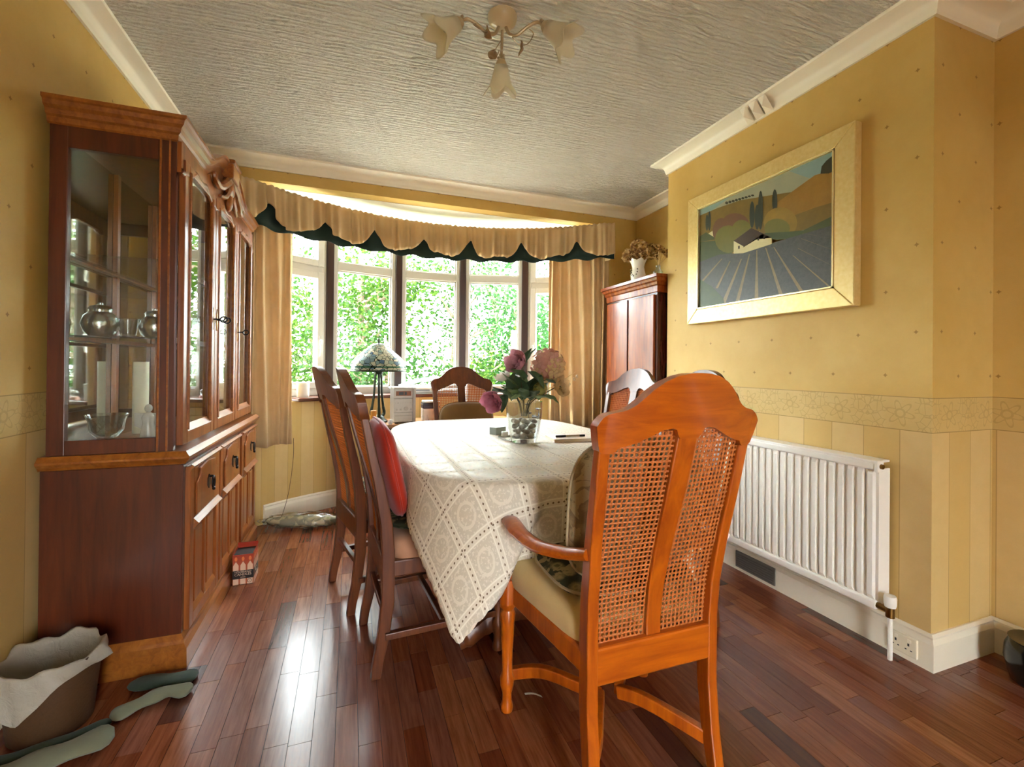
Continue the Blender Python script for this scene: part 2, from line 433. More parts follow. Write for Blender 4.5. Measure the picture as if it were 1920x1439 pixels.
# ---------------------------------------------------------------- bow window
STEP = 15.75
posts = [(k - 2.5) * STEP for k in range(6)]
for i, a in enumerate(posts):
    x, y = arcp(2.20, a); an = -math.radians(a)
    mb = MB().prism([(-.028, -.05), (.028, -.05), (.034, -.02), (.034, .05), (-.034, .05), (-.034, -.02)], 'z', .86, 2.39)
    mb.xf(Matrix.Translation((x, y, 0)) @ Matrix.Rotation(an, 4, 'Z'))
    struct(mb.build('trim_%d' % (i + 3), W['mull'], bevel=.003))
for k in range(5):
    A = Vector(arcp(2.20, posts[k])); B = Vector(arcp(2.20, posts[k + 1])); t = (B - A).normalized(); nn = Vector((-t.y, t.x))
    L = (B - A).length; s0, s1 = .029, L - .029; casement = k in (0, 4)
    def T(s, d, z): p = A + t * s + nn * d; return (p.x, p.y, z)
    mat4 = Matrix(((t.x, nn.x, 0, A.x), (t.y, nn.y, 0, A.y), (0, 0, 1, 0), (0, 0, 0, 1)))
    root = D.objects.new('window_%d' % (k + 1), None); COL.objects.link(root); root['kind'] = 'structure'
    root.empty_display_size = .05
    def rect(name, a0, a1, z0, z1, wd, d0, d1, parent, bev=.004):
        mb = MB(); mb.box(a0, a0 + wd, d0, d1, z0, z1).box(a1 - wd, a1, d0, d1, z0, z1).box(a0 + wd, a1 - wd, d0, d1, z0, z0 + wd).box(a0 + wd, a1 - wd, d0, d1, z1 - wd, z1)
        return mb.xf(mat4).build(name, W['upvc'], parent, bevel=bev)
    zb, zt = .872, 2.37; tr0, tr1 = (1.865, 1.925) if casement else (1.918, 1.988)
    fr = MB(); fd0, fd1 = -.03, .04; fw = .038
    fr.box(s0, s0 + fw, fd0, fd1, zb, zt).box(s1 - fw, s1, fd0, fd1, zb, zt).box(s0 + fw, s1 - fw, fd0, fd1, zb, zb + .062).box(s0 + fw, s1 - fw, fd0, fd1, zt - fw, zt).box(s0 + fw, s1 - fw, fd0, fd1, tr0, tr1)
    fr.xf(mat4).build('window_frame', W['upvc'], root, bevel=.004)
    cells = [(zb + .062, tr0), (tr1, zt - fw)]
    for ci, (za, zc) in enumerate(cells):
        a0, a1 = s0 + fw, s1 - fw
        if casement:
            sash = rect('sash', a0 - .006, a1 + .006, za - .006, zc + .006, .052, -.045, .03, root)
            a0 += .046; a1 -= .046; za += .046; zc -= .046
            if ci == 0:
                ss = a1 + .022 if k == 0 else a0 - .022; zz = 1.30
                hb = MB().box(ss - .012, ss + .012, -.056, -.045, zz - .05, zz + .05)
                hb.tube([(ss, -.05, zz + .02), (ss, -.085, zz + .015), (ss - (.012 if k == 0 else -.012), -.088, zz - .04), (ss - (.02 if k == 0 else -.02), -.085, zz - .11)], [.009, .009, .008, .006], 8)
                hb.xf(mat4).build('handle', W['upvc'], sash, smooth=True)
        box(a0 - .004, a1 + .004, -.002, .004, za - .004, zc + .004).xf(mat4).build('pane', W['pane'], root)
        if not casement:
            g = MB(); q = .010
            g.box(a0, a0 + q, -.012, .012, za, zc).box(a1 - q, a1, -.012, .012, za, zc).box(a0, a1, -.012, .012, za, za + q).box(a0, a1, -.012, .012, zc - q, zc)
            g.xf(mat4).build('bead', W['upvc'], root)
#__PART2__
# ---------------------------------------------------------------- display cabinet
CX0, CX1, CY0, CY1 = -1.0, -.585, 2.0, 3.30
cab = thing('display_cabinet', 'tall mahogany display cabinet with glazed doors and arched carved pediment', 'cabinet', (-.8, 2.65, 0))
# plinth
mb = MB().box(CX0, CX1 + .012, CY0 - .01, CY1 + .01, 0, .085)
mb.mould([(CX0, CY1 + .01), (CX1 + .012, CY1 + .01), (CX1 + .012, CY0 - .01), (CX0, CY0 - .01)][::-1], [(0, .085), (-.012, .07), (-.014, .0), (0, 0)])
mb.build('plinth', W['cabm'])
mb = MB().mould([(CX0, CY0), (CX1, CY0), (CX1, CY1), (CX0, CY1)], [(0, .085), (-.014, .087), (-.012, .1), (-.004, .112), (0, .118)])
mb.build('base_moulding', W['cabm'])
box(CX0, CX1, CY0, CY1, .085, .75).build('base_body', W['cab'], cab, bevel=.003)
D.objects['plinth'].parent = cab; D.objects['base_moulding'].parent = cab
for n_ in ('plinth', 'base_moulding'): D.objects[n_].matrix_parent_inverse = Matrix.Translation((.8, -2.65, 0))
wst = [(0, .75), (-.010, .752), (-.016, .762), (-.022, .768), (-.028, .775), (-.028, .782), (-.02, .79), (-.012, .80), (0, .80)]
mb = MB().mould([(CX0, CY0), (CX1, CY0), (CX1, CY1), (CX0, CY1)], wst); mb.box(CX0, CX1, CY0, CY1, .75, .80)
mb.build('waist_moulding', W['cabm'], cab)
UX = -.617
# upper carcass: side frames
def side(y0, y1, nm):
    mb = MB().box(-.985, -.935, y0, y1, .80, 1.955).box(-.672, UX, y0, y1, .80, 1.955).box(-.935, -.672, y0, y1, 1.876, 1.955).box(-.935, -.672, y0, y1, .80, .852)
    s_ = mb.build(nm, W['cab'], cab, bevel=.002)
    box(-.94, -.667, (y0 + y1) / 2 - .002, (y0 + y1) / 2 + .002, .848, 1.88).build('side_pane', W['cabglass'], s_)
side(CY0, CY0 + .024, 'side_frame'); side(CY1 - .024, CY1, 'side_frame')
mb = MB()
for xx in (-.668, -.640): mb.box(xx, xx + .006, CY0 - .004, CY0 + .001, .80, 1.955)
mb.build('side_bead', W['cabm'], cab)
box(-.985, -.980, CY0 + .024, CY1 - .024, .80, 1.955).build('mirror_back', W['mirror'], cab)
box(-.985, UX, CY0 + .001, CY1 - .001, 1.945, 1.958).build('top_board', W['cab'], cab)
for zz in (1.215, 1.505):
    mb = MB().box(-.978, -.672, CY0 + .026, CY1 - .026, zz, zz + .008); mb.build('shelf', W['cabglass'], cab)
    mb = MB().box(-.672, -.655, CY0 + .026, CY1 - .026, zz - .008, zz + .012).box(-.978, -.955, CY0 + .026, CY1 - .026, zz - .008, zz + .0)
    mb.build('shelf_edge', W['cabf'], cab)
for yy in (2.445, 2.855):
    box(-.979, -.962, yy - .012, yy + .012, .80, 1.945).build('back_divider', W['cabf'], cab)
# crown on the side and the arched crown on the front
def crown(h): return [(0, h - .085), (.006, h - .08), (.008, h - .062), (.016, h - .056), (.020, h - .04), (.030, h - .03), (.034, h - .016), (.042, h - .012), (.042, h), (0, h)]
mb = MB()
prC = crown(2.035)
xs_end = CX0 + .01
vs = []
for (px_, on) in ((xs_end, 0), (UX, 1)):
    for o_, z_ in prC: vs.append((px_ + (o_ if on else 0), CY0 - o_, z_))
k = len(prC); mb.add(vs, [(q, k + q, k + (q + 1) % k, (q + 1) % k) for q in range(k)] + [tuple(range(k))[::-1]])
def archz(y): 
    d = abs(y - 2.65)
    return 2.035 + .10 * (1 - sm(.10, .36, d)) - .03 * sm(.36, .62, d) * 0
ys = [CY0 + (CY1 - CY0) * i / 60 for i in range(61)]
vs = []; n_ = len(ys)
for i, y in enumerate(ys):
    dz = archz(y) - 2.035
    for o_, z_ in prC: vs.append((UX + o_, y - (o_ if i == 0 else 0) + (o_ if i == n_ - 1 else 0), z_ + dz))
mb.add(vs, [(i * k + q, (i + 1) * k + q, (i + 1) * k + (q + 1) % k, i * k + (q + 1) % k) for i in range(n_ - 1) for q in range(k)] + [tuple((n_ - 1) * k + q for q in range(k))])
mb.box(CX0 + .01, UX, CY0, CY1, 1.955, 2.033)
mb.build('crown_moulding', W['cabm'], cab, smooth=True, ang=.5)
# frieze board under the arch, scalloped over each door
def friez(y):
    for a, b in ((2.035, 2.44), (2.45, 2.85), (2.86, 3.265)):
        if a <= y <= b:
            s_ = (y - a) / (b - a); return 1.845 + .055 * math.sin(pi * s_) ** .8 - .018 * abs(math.sin(3 * pi * s_))
    return 1.84
mb = MB(); ny = 96
pts = []
for i in range(ny + 1):
    y = lerp(CY0 + .004, CY1 - .004, i / ny); pts.append((y, friez(y), archz(y) - .08))
def frz(u, v):
    i = round(u * ny); y, a, b = pts[i]; return ((UX - .004, y, lerp(a, b, v)), (1, 0, 0))
mb.slab(frz, ny, 2, .018); mb.build('frieze', W['cabf'], cab)
mb = MB()
def frm(u, v):
    i = round(u * ny); y, a, b = pts[i]; an = v * pi
    return (UX + .012 + .010 * math.sin(an), y, a + .006 + .012 * math.cos(an))
mb.grid(frm, ny, 6); mb.build('scallop_moulding', W['cabm'], cab, smooth=True)
# carved leaf ornament
mb = MB()
for s in (-1, 1):
    mb.tube(catmull([(UX + .022, 2.65, 2.045), (UX + .032, 2.65 + s * .06, 2.03), (UX + .034, 2.65 + s * .13, 1.99), (UX + .03, 2.65 + s * .20, 1.955), (UX + .028, 2.65 + s * .26, 1.965), (UX + .026, 2.65 + s * .27, 1.99), (UX + .024, 2.65 + s * .245, 1.995)], 5), [.022] * 8 + [.020] * 6 + [.016] * 6 + [.012] * 5 + [.009] * 6, 8)
    mb.tube(catmull([(UX + .022, 2.65 + s * .02, 2.03), (UX + .03, 2.65 + s * .05, 1.98), (UX + .03, 2.65 + s * .10, 1.94), (UX + .024, 2.65 + s * .16, 1.925)], 5), [.016] * 6 + [.013] * 5 + [.008] * 5, 7)
mb.ell((UX + .026, 2.65, 2.02), (.026, .05, .055)); mb.ell((UX + .024, 2.65, 1.95), (.02, .028, .05))
mb.build('carved_ornament', W['cabm'], cab, smooth=True)
mb = MB().box(UX + .0, UX + .058, 2.585, 2.715, 2.05, 2.13); mb.box(UX, UX + .066, 2.575, 2.725, 2.122, 2.142)
mb.build('keystone', W['cabm'], cab, bevel=.006)
# glazed doors
DY = [(2.030, 2.442), (2.450, 2.848), (2.858, 3.270)]
for i, (a, b) in enumerate(DY):
    dr = MB(); st = .052; x0, x1 = UX - .002, UX + .02
    dr.box(x0, x1, a, a + st, .815, 1.90).box(x0, x1, b - st, b, .815, 1.90).box(x0, x1, a + st, b - st, .815, .868).box(x0, x1, a + st, b - st, 1.87, 1.90)
    door = dr.build('glazed_door', W['cabf'], cab, bevel=.003)
    mm = MB()
    for (ya, yb, za, zb2) in ((a + st - .004, a + st + .01, .868, 1.87), (b - st - .01, b - st + .004, .868, 1.87)): mm.tube([(x1 - .002, (ya + yb) / 2, za), (x1 - .002, (ya + yb) / 2, zb2)], .009, 8)
    mm.add([(x1 + .004, a + st, .862), (x1 + .004, b - st, .862), (x1 - .012, b - st, .888), (x1 - .012, a + st, .888), (x1 - .012, a + st, .86), (x1 - .012, b - st, .86)], [(0, 1, 2, 3), (4, 5, 1, 0), (0, 3, 4), (1, 5, 2)])
    mm.build('door_bead', W['cabm'], door, smooth=True)
    box(x0 + .006, x0 + .010, a + st - .004, b - st + .004, .864, 1.90).build('door_pane', W['cabglass'], door)
    ky, kz = ((b - .026), 1.33) if i == 0 else ((a + .026), 1.33 if i == 1 else 1.30)
    kb = MB().tube([(x1, ky, kz), (x1 + .028, ky, kz)], .0035, 6)
    ring = [(x1 + .028 + .014 + .014 * math.cos(t_), ky + .016 * math.sin(t_) * .35, kz + .013 * math.sin(t_)) for t_ in [2 * pi * q / 12 for q in range(13)]]
    kb.tube(ring, .0035, 6, False); kb.build('key', W['iron'], door, smooth=True)
    es = MB().prism([(ky - .004, kz - .05), (ky + .006, kz - .03), (ky + .008, kz), (ky + .006, kz + .03), (ky, kz + .052), (ky - .006, kz + .03), (ky - .008, kz), (ky - .006, kz - .03)], 'x', x1, x1 + .003)
    es.build('escutcheon', W['brass'], door)
# base cupboards: each one shaped door with a drawer-like head panel
for i, (a, b) in enumerate([(2.025, 2.425), (2.445, 2.835), (2.885, 3.275)]):
    x0, x1 = CX1 - .002, CX1 + .018
    d = MB().box(x0, x1, a, a + .045, .115, .735).box(x0, x1, b - .045, b, .115, .735).box(x0, x1, a + .045, b - .045, .115, .16).box(x0, x1, a + .045, b - .045, .505, .735)
    d.box(x0, x0 + .007, a + .045, b - .045, .16, .505)
    door = d.build('cupboard_door', W['cabf'], cab, bevel=.003)
    c = (a + b) / 2
    hp = [(a + .05, .535), (b - .05, .535), (b - .05, .66), (b - .085, .68), (b - .095, .71), (c, .722), (a + .095, .71), (a + .085, .68), (a + .05, .66)]
    MB().prism(hp, 'x', x1, x1 + .008).build('head_panel', W['cabf'], door, bevel=.004)
    mm = MB().add([(x1 + .002, a + .03, .528), (x1 + .002, b - .03, .528), (x1 + .02, b - .03, .508), (x1 + .02, a + .03, .508), (x1, a + .03, .485), (x1, b - .03, .485)], [(0, 1, 2, 3), (3, 2, 5, 4), (0, 3, 4), (1, 5, 2)])
    mm.add([(x1 + .001, a, .742), (x1 + .001, b, .742), (x1 + .012, b, .734), (x1 + .012, a, .734), (x1, a, .72), (x1, b, .72)], [(0, 1, 2, 3), (3, 2, 5, 4), (0, 3, 4), (1, 5, 2)])
    mm.build('ledge_moulding', W['cabm'], door)
    for (pa, pb) in ((a + .05, c - .012), (c + .012, b - .05)):
        pm = MB().box(x0 + .006, x0 + .016, pa + .022, pb - .022, .185, .47)
        pm.build('lower_panel', W['cabf'], door, bevel=.008)
        s_ = MB().add([(x0 + .006, pa, .185), (x0 + .006, pb, .185), (x1, pb, .16), (x1, pa, .16)], [(0, 1, 2, 3)]); s_.build('panel_ledge', W['cabm'], door)
    box(x0, x1 - .002, c - .012, c + .012, .16, .505).build('muntin', W['cabf'], door, bevel=.003)
    hb = MB().prism([(c + r_ * math.cos(t_), .63 + r_ * 1.5 * math.sin(t_)) for t_, r_ in [(2 * pi * q / 12, .017 + .003 * (q % 2)) for q in range(12)]], 'x', x1 + .008, x1 + .011)
    hb.tube([(x1 + .01, c, .65), (x1 + .026, c, .65)], .005, 8)
    hb.tube([(x1 + .026, c + .015 * math.sin(t_), .625 + .025 * math.cos(t_)) for t_ in [2 * pi * q / 14 for q in range(15)]], .004, 6, False)
    hb.ell((x1 + .027, c, .598), (.007, .008, .008), 8, 6)
    hb.build('ring_handle', W['iron'], door, smooth=True)

# things on the cabinet shelves
crystal = glassmat('cut crystal', (.90, .94, .94, 1), 1.7, .03, 2.2)
silver = plain('old silver', '#b9bcb4', .22, 1.0)
porc = plain('grey glazed porcelain', '#b9b6ad', .25)
def jar(loc, s, label, mat):
    j = thing('lidded_jar', label, 'jar', loc, 0, None)
    MB().lathe([(.001, 0), (.032 * s, 0), (.05 * s, .02 * s), (.058 * s, .05 * s), (.05 * s, .08 * s), (.034 * s, .096 * s), (.034 * s, .104 * s)], 20).build('body', mat, j, True, local=True)
    MB().lathe([(.036 * s, .104 * s), (.038 * s, .108 * s), (.03 * s, .118 * s), (.008 * s, .124 * s), (.008 * s, .13 * s), (.001, .134 * s)], 20).build('lid', mat, j, True, local=True)
SH = 1.2236
jar((-.905, 2.16, SH), 1.0, 'squat lidded silver jar on the cabinet shelf beside the mirror', silver)
jar((-.745, 2.20, SH), .92, 'squat lidded silver jar on the cabinet shelf nearest the glazed doors', silver)
g_ = MB().lathe([(.001, .0), (.03, 0), (.03, .006), (.026, .012), (.034, .07), (.036, .075), (.03, .073), (.024, .016)], 14).build('crystal_tumbler', crystal, None, True, local=True)
g_.location = (-.825, 2.18, SH); tag(g_, 'small cut crystal tumbler between the two silver jars', 'glass')
bw = thing('crystal_bowl', 'footed cut crystal bowl on the cabinet floor', 'bowl', (-.885, 2.17, .8005))
MB().lathe([(.001, 0), (.042, 0), (.042, .006), (.012, .014), (.012, .024), (.03, .034), (.05, .06), (.056, .10), (.066, .125), (.064, .126), (.052, .10), (.044, .062), (.02, .04), (.001, .036)], 22).build('bowl', crystal, bw, True, local=True)
mb = MB()
for q in range(11):
    for s in (-1, 1):
        mb.tube([(.0535 * math.cos(a_), .0535 * math.sin(a_), z_) for a_, z_ in [(2 * pi * q / 11 + s * .25 * (z_ - .06) / .02, z_) for z_ in (.062, .08, .098)]], .0012, 4, False)
mb.build('cut_pattern', crystal, bw, local=True)
an = thing('angel_figurine', 'white porcelain figurine of a robed angel in the cabinet', 'figurine', (-.735, 2.12, .8005))
MB().lathe([(.001, 0), (.034, 0), (.032, .01), (.026, .05), (.018, .095), (.022, .115), (.016, .128), (.007, .135), (.001, .138)], 14).build('robe', porc, an, True, local=True)
MB().ell((0, 0, .150), (.013, .013, .016)).build('head', porc, an, True, local=True)
mb = MB()
for s in (-1, 1): mb.slab(lambda u, v, s=s: ((s * (.008 + .045 * u), .012 + .01 * u, .06 + .07 * v + .02 * u * (1 - v)), (0, 1, 0)), 4, 4, .004)
mb.build('wing', porc, an, local=True)
mb = MB().add([(-.665, 2.20, 1.2075), (-.665, 2.30, 1.2075), (-.664, 2.25, 1.13)], [(0, 1, 2)])
mb = MB().prism([(2.20, 1.207), (2.25, 1.14), (2.30, 1.207)], 'x', -.6545, -.6530).build('lace_doily', fabric('white lace', '#e8e4d4'), None)
tag(mb, 'pointed white lace doily hanging over the cabinet shelf edge', 'doily')
gl = thing('glass_dish', 'little glass dish behind the angel figurine in the cabinet', 'dish', (-.80, 2.38, .8005))
MB().lathe([(.001, 0), (.02, 0), (.02, .004), (.03, .03), (.034, .045), (.032, .045), (.016, .008)], 14).build('dish', crystal, gl, True, local=True)
cl_ = MB().lathe([(.001, 0), (.03, 0), (.03, .33), (.001, .33)], 18).build('pillar_candle', plain('ivory wax', '#e6dfc0', .5), None, True)
cl_.location = (-.915, 2.55, .8005); tag(cl_, 'tall ivory pillar candle standing inside the display cabinet', 'candle')

# ---------------------------------------------------------------- curtains and valance
cream = fabric('cream curtain cloth', '#dcbf92', '#cba874', .8, 260, bs=.2, trans=.22)
greenc = fabric('bottle green cloth', '#1d3029', '#16241f', .85, 300)
def curtain(name, label, path, z0, z1, folds, amp, lining_end):
    root = thing(name, label, 'curtain', (path[0][0], path[0][1], z0))
    P = catmull([(p[0], p[1], 0) for p in path], 10)
    cum = [0]
    for a, b in zip(P, P[1:]): cum.append(cum[-1] + (b - a).length)
    def at(u):
        s = u * cum[-1]
        for i in range(len(P) - 1):
            if s <= cum[i + 1] + 1e-9:
                t = (s - cum[i]) / max(1e-9, cum[i + 1] - cum[i]); d = (P[i + 1] - P[i]).normalized(); return P[i].lerp(P[i + 1], t), Vector((-d.y, d.x, 0))
        return P[-1], Vector((0, 1, 0))
    rr = random.Random(len(label)); ph = [rr.uniform(-.5, .5) for _ in range(60)]
    def fn(off):
        def f(u, v):
            z = lerp(z0, z1, v); uu = u + .02 * math.sin(3 * v + 6 * u) * (1 - v) * (1 if 0 < u < 1 else 0)
            p, n = at(min(1, max(0, uu)))
            fx = uu * folds + .35 * math.sin(5.1 * uu + 1.3 * (1 - v)) ; a = amp * (.75 + .35 * math.sin(fx * 1.3 + 1)) * (.8 + .35 * (1 - v))
            w_ = math.sin(2 * pi * fx + ph[int(fx) % 60] * .8 * (1 - v)); w_ = .8 * w_ + .25 * math.sin(4 * pi * fx + 1.1 + 2 * v)
            q = p + n * (a * w_ + off + .004 * math.sin(7 * v + 9 * u))
            return (q.x, q.y, z + .006 * math.sin(11 * u))
        return f
    MB().grid(fn(0), int(folds * 14), 26).build('cloth', cream, root, True, ang=0, solid=.003)
    mb = MB(); e = lining_end
    fx = fn(.006)
    mb.grid(lambda u, v: fx(lerp(e[0], e[1], u), v), 10, 20).build('green_lining', greenc, root, True, ang=0, solid=.002)
    return root
curtain('curtain', 'long cream curtain hanging beside the display cabinet', [(-.655, 3.405), (-.56, 3.475), (-.465, 3.54), (-.395, 3.59)], .555, 2.25, 4.5, .030, (.985, 1.0))
curtain('curtain', 'long cream curtain with dark green edge hanging beside the wardrobe', [(1.66, 3.685), (1.78, 3.605), (1.90, 3.52), (2.01, 3.445), (2.09, 3.39)], .60, 2.25, 6.5, .032, (0, .03))

val = thing('valance', 'gathered cream valance with dark green scallops along the bow window', 'valance', (.7, 3.6, 2.0))
peaks = [-39.2, -26.7, -15.0, -2.8, 9.3, 22.8, 37.5]
def vpath(s):      # s in degrees along the bow; beyond +-43 it turns along the wall
    if -43 <= s <= 43.5: x, y = arcp(2.0, s); a = math.radians(s); return Vector((x, y)), Vector((math.sin(a), math.cos(a)))
    if s < -43:
        p = Vector(arcp(2.0, -43)); k_ = (-43 - s) * .03; return p + Vector((-.95, -.30)) * k_, Vector((-.30, .95))
    p = Vector(arcp(2.0, 43.5)); k_ = (s - 43.5) * .035; return p + Vector((.93, -.37)) * k_, Vector((.37, .93))
VS0, VS1 = -46.5, 47.0; NV = 560; VK = .94
def vsc(q, z): return (q.x * VK, q.y * VK, 1.13 + (z - 1.13) * VK)
rv = random.Random(5); pl = [rv.uniform(0, 6.28) for _ in range(12)]
def pleat(s): return .5 * math.sin(s * 2.6 + 1.2 * math.sin(s * .41 + pl[0])) + .3 * math.sin(s * 4.3 + pl[1] + math.sin(s * .7)) + .35 * math.sin(s * .9 + pl[2])
def hemz(s):
    d = min(((abs(s - p), p) for p in peaks))
    sgn = s - d[1]
    wv = .118 * math.exp(-(abs(sgn) / (1.25 if sgn > 0 else 1.9)) ** 1.5)
    nb = 2.115 + .012 * math.sin(s * .8 + 1)
    return nb + wv + .02 * math.exp(-(sgn / 4.5) ** 2)
def valf(u, v):
    s = lerp(VS0, VS1, u); p, n = vpath(s); zt = 2.398 + .004 * math.sin(s * 5); zb_ = hemz(s); z = lerp(zb_, zt, v)
    a = .020 * (.6 + .8 * (1 - v)) ; hd = 1 - .5 * sm(.80, .87, v) * (1 - sm(.93, 1, v))
    q = p - n * (a * pleat(s) * hd + .018 * (1 - v))
    return vsc(q, z)
MB().grid(valf, NV, 10).build('cream_cloth', cream, val, True, ang=0, solid=.003)
def valg(u, v):
    s = lerp(VS0, VS1, u); p, n = vpath(s); zb_ = 2.092 + .010 * math.sin(s * .9) ; z = lerp(zb_, 2.33, v)
    q = p + n * (.030 + .008 * math.sin(s * 1.3) * (1 - v) - .010 * (1 - v)); return vsc(q, z)
MB().grid(valg, 260, 6).build('green_cloth', greenc, val, True, ang=0, solid=.003)
mb = MB().mould([tuple((vpath(s)[0] + vpath(s)[1] * .055) * VK) for s in [VS0 + (VS1 - VS0) * i / 40 for i in range(41)]], [(-.012, 2.285), (.012, 2.285), (.012, 2.318), (-.012, 2.318)])
mb.build('track', W['upvc'], val)
for sE in (VS0, VS1):
    pe, ne = vpath(sE); pe = pe * VK
    MB().slab(lambda u, v: ((pe.x + .006 * math.sin(20 * u), lerp(pe.y, 3.505, u), lerp(2.035, 2.318, v)), (1, 0, 0)), 16, 3, .003).build('end_return', cream, val, True, ang=0)

# ---------------------------------------------------------------- wardrobe in the alcove
wd = thing('wardrobe', 'polished mahogany wardrobe with moulded cornice in the alcove', 'wardrobe', (2.2, 2.98, 0))
wx0, wx1, wy0, wy1 = 2.02, 2.435, 2.635, 3.285
box(wx0, wx1, wy0, wy1, .09, 1.66).build('carcass', W['wardd'], wd, bevel=.003)
box(wx0 - .02, wx1, wy0 - .012, wy1 + .012, 0, .09).build('plinth', W['wardd'], wd, bevel=.006)
wc = [(0, 1.655), (-.006, 1.66), (-.008, 1.70), (-.016, 1.708), (-.02, 1.725), (-.03, 1.735), (-.034, 1.752), (-.044, 1.758), (-.044, 1.778), (0, 1.778)]
mb = MB().mould([(wx1, wy1), (wx0, wy1), (wx0, wy0), (wx1, wy0)], [(-o, z) for o, z in wc]); 
mb = MB().mould([(wx1, wy0), (wx0, wy0), (wx0, wy1), (wx1, wy1)], [(-o, z) for o, z in wc]); mb.box(wx0, wx1, wy0, wy1, 1.655, 1.778)
mb.build('cornice', W['wardr'], wd)
for i, (a, b) in enumerate([(wy0 + .02, 2.963), (2.967, wy1 - .02)]):
    d = box(wx0 - .018, wx0 + .001, a, b, .11, 1.64).build('door', W['wardr'], wd, bevel=.003)
    yk = b - .03 if i == 0 else a + .03
    MB().tube([(wx0 - .018, yk, 1.02), (wx0 - .034, yk, 1.02)], .004, 6).tube([(wx0 - .034, yk + .012 * math.sin(q / 6 * pi), 1.005 + .018 * math.cos(q / 6 * pi)) for q in range(13)], .003, 6, False).build('drop_handle', W['brass'], d, True)
MB().tube([(wx0 - .02, 2.965, .11), (wx0 - .02, 2.965, 1.64)], .006, 6).build('door_bead', W['wardd'], wd)

# dried flowers on the wardrobe
wv_ = thing('white_vase', 'white porcelain vase with ruffled rim and blue sprig on the wardrobe', 'vase', (2.13, 3.02, 1.778))
MB().lathe([(.001, 0), (.040, 0), (.044, .006), (.056, .04), (.058, .075), (.050, .11), (.046, .135), (.052, .16), (.064, .192), (.060, .192), (.047, .16), (.042, .135), (.042, .05), (.001, .02)], 24,
           wob=lambda r, z, a: (r * (1 + (.10 * math.sin(6 * a) if z > .18 else 0)), .008 * math.sin(6 * a) if z > .18 else 0)).build('body', plain('white porcelain', '#f4efe2', .12), wv_, True, local=True)
mb = MB()
for q in range(16):
    a_ = pi + .3 + rv.uniform(-.9, .6); z_ = .09 + rv.uniform(-.03, .03); rr_ = .0565
    mb.ell((rr_ * math.cos(a_), rr_ * math.sin(a_), z_), (.006, .006, .004 + .003 * rv.random()), 6, 4)
mb.build('painted_sprig', plain('sprig glaze', '#6a6450', .3), wv_, True, local=True)
dry = [plain('dried petal tan', '#c29a5c', .8), plain('dried petal cream', '#dcc08a', .8), plain('dried petal brown', '#8a6234', .8)]
def petal_ball(mb, c, r, n, rr, size=.02):
    for _ in range(n):
        d = Vector((rr.gauss(0, 1), rr.gauss(0, 1), rr.gauss(0, 1))).normalized(); p = Vector(c) + d * r * rr.uniform(.75, 1.02)
        t1 = d.cross(Vector((rr.gauss(0, 1), rr.gauss(0, 1), rr.gauss(0, 1)))).normalized(); t2 = d.cross(t1)
        s = size * rr.uniform(.7, 1.2); mb.mi = rr.randrange(3)
        mb.add([p - t1 * s * .2, p + t2 * s * .5 + d * s * .3, p + t1 * s + d * s * .5, p - t2 * s * .5 + d * s * .3, p + t1 * s * .5 + d * s * .05], [(0, 1, 4), (1, 2, 4), (2, 3, 4), (3, 0, 4)])
for q, (dx, dy, dz, r) in enumerate([(-.05, .05, .235, .05), (.0, -.01, .29, .062), (.06, -.09, .25, .055), (.03, .04, .24, .05)]):
    f_ = thing('dried_hydrangea', ['dried hydrangea head drooping over the white vase towards the curtain', 'large dried hydrangea head at the top of the white vase', 'dried hydrangea head leaning from the white vase towards the chimney breast', 'dried hydrangea head tucked at the rim of the white vase'][q], 'dried flower', (2.13, 3.02, 1.81))
    mb = MB(); petal_ball(mb, (dx, dy, dz - .032), r, 110, rv, .024); mb.build('bloom', dry, f_, local=True)
    MB().tube(catmull([(0, 0, .02), (dx * .25, dy * .25, .10), (dx * .5, dy * .5, .165), (dx, dy, dz - .035)], 4), .0025, 5).build('stem', dry[2], f_, local=True)
gv = thing('glass_vase', 'small clear glass vase with dry stems on the wardrobe', 'vase', (2.12, 2.76, 1.778))
MB().lathe([(.001, 0), (.032, 0), (.036, .008), (.036, .05), (.018, .07), (.016, .085), (.019, .095), (.016, .095), (.013, .08), (.030, .045), (.030, .008)], 18).build('body', W['vaseglass'], gv, True, local=True)
for q in range(6):
    f_ = thing('dry_seed_stem', 'thin dry stem with a seed head in the small glass vase', 'dried flower', (2.12, 2.76, 1.784), 0, 'dry stems in the glass vase')
    dx, dy = rv.uniform(-.03, .05), rv.uniform(-.07, .09); hh = rv.uniform(.15, .215)
    MB().tube([(0, 0, .008), (dx * .15, dy * .12, .095), (dx, dy, hh)], .002, 5).build('stem', dry[1], f_, local=True)
    mb = MB(); petal_ball(mb, (dx, dy, hh + .012), .018, 26, rv, .016); mb.build('seed_head', dry, f_, local=True)

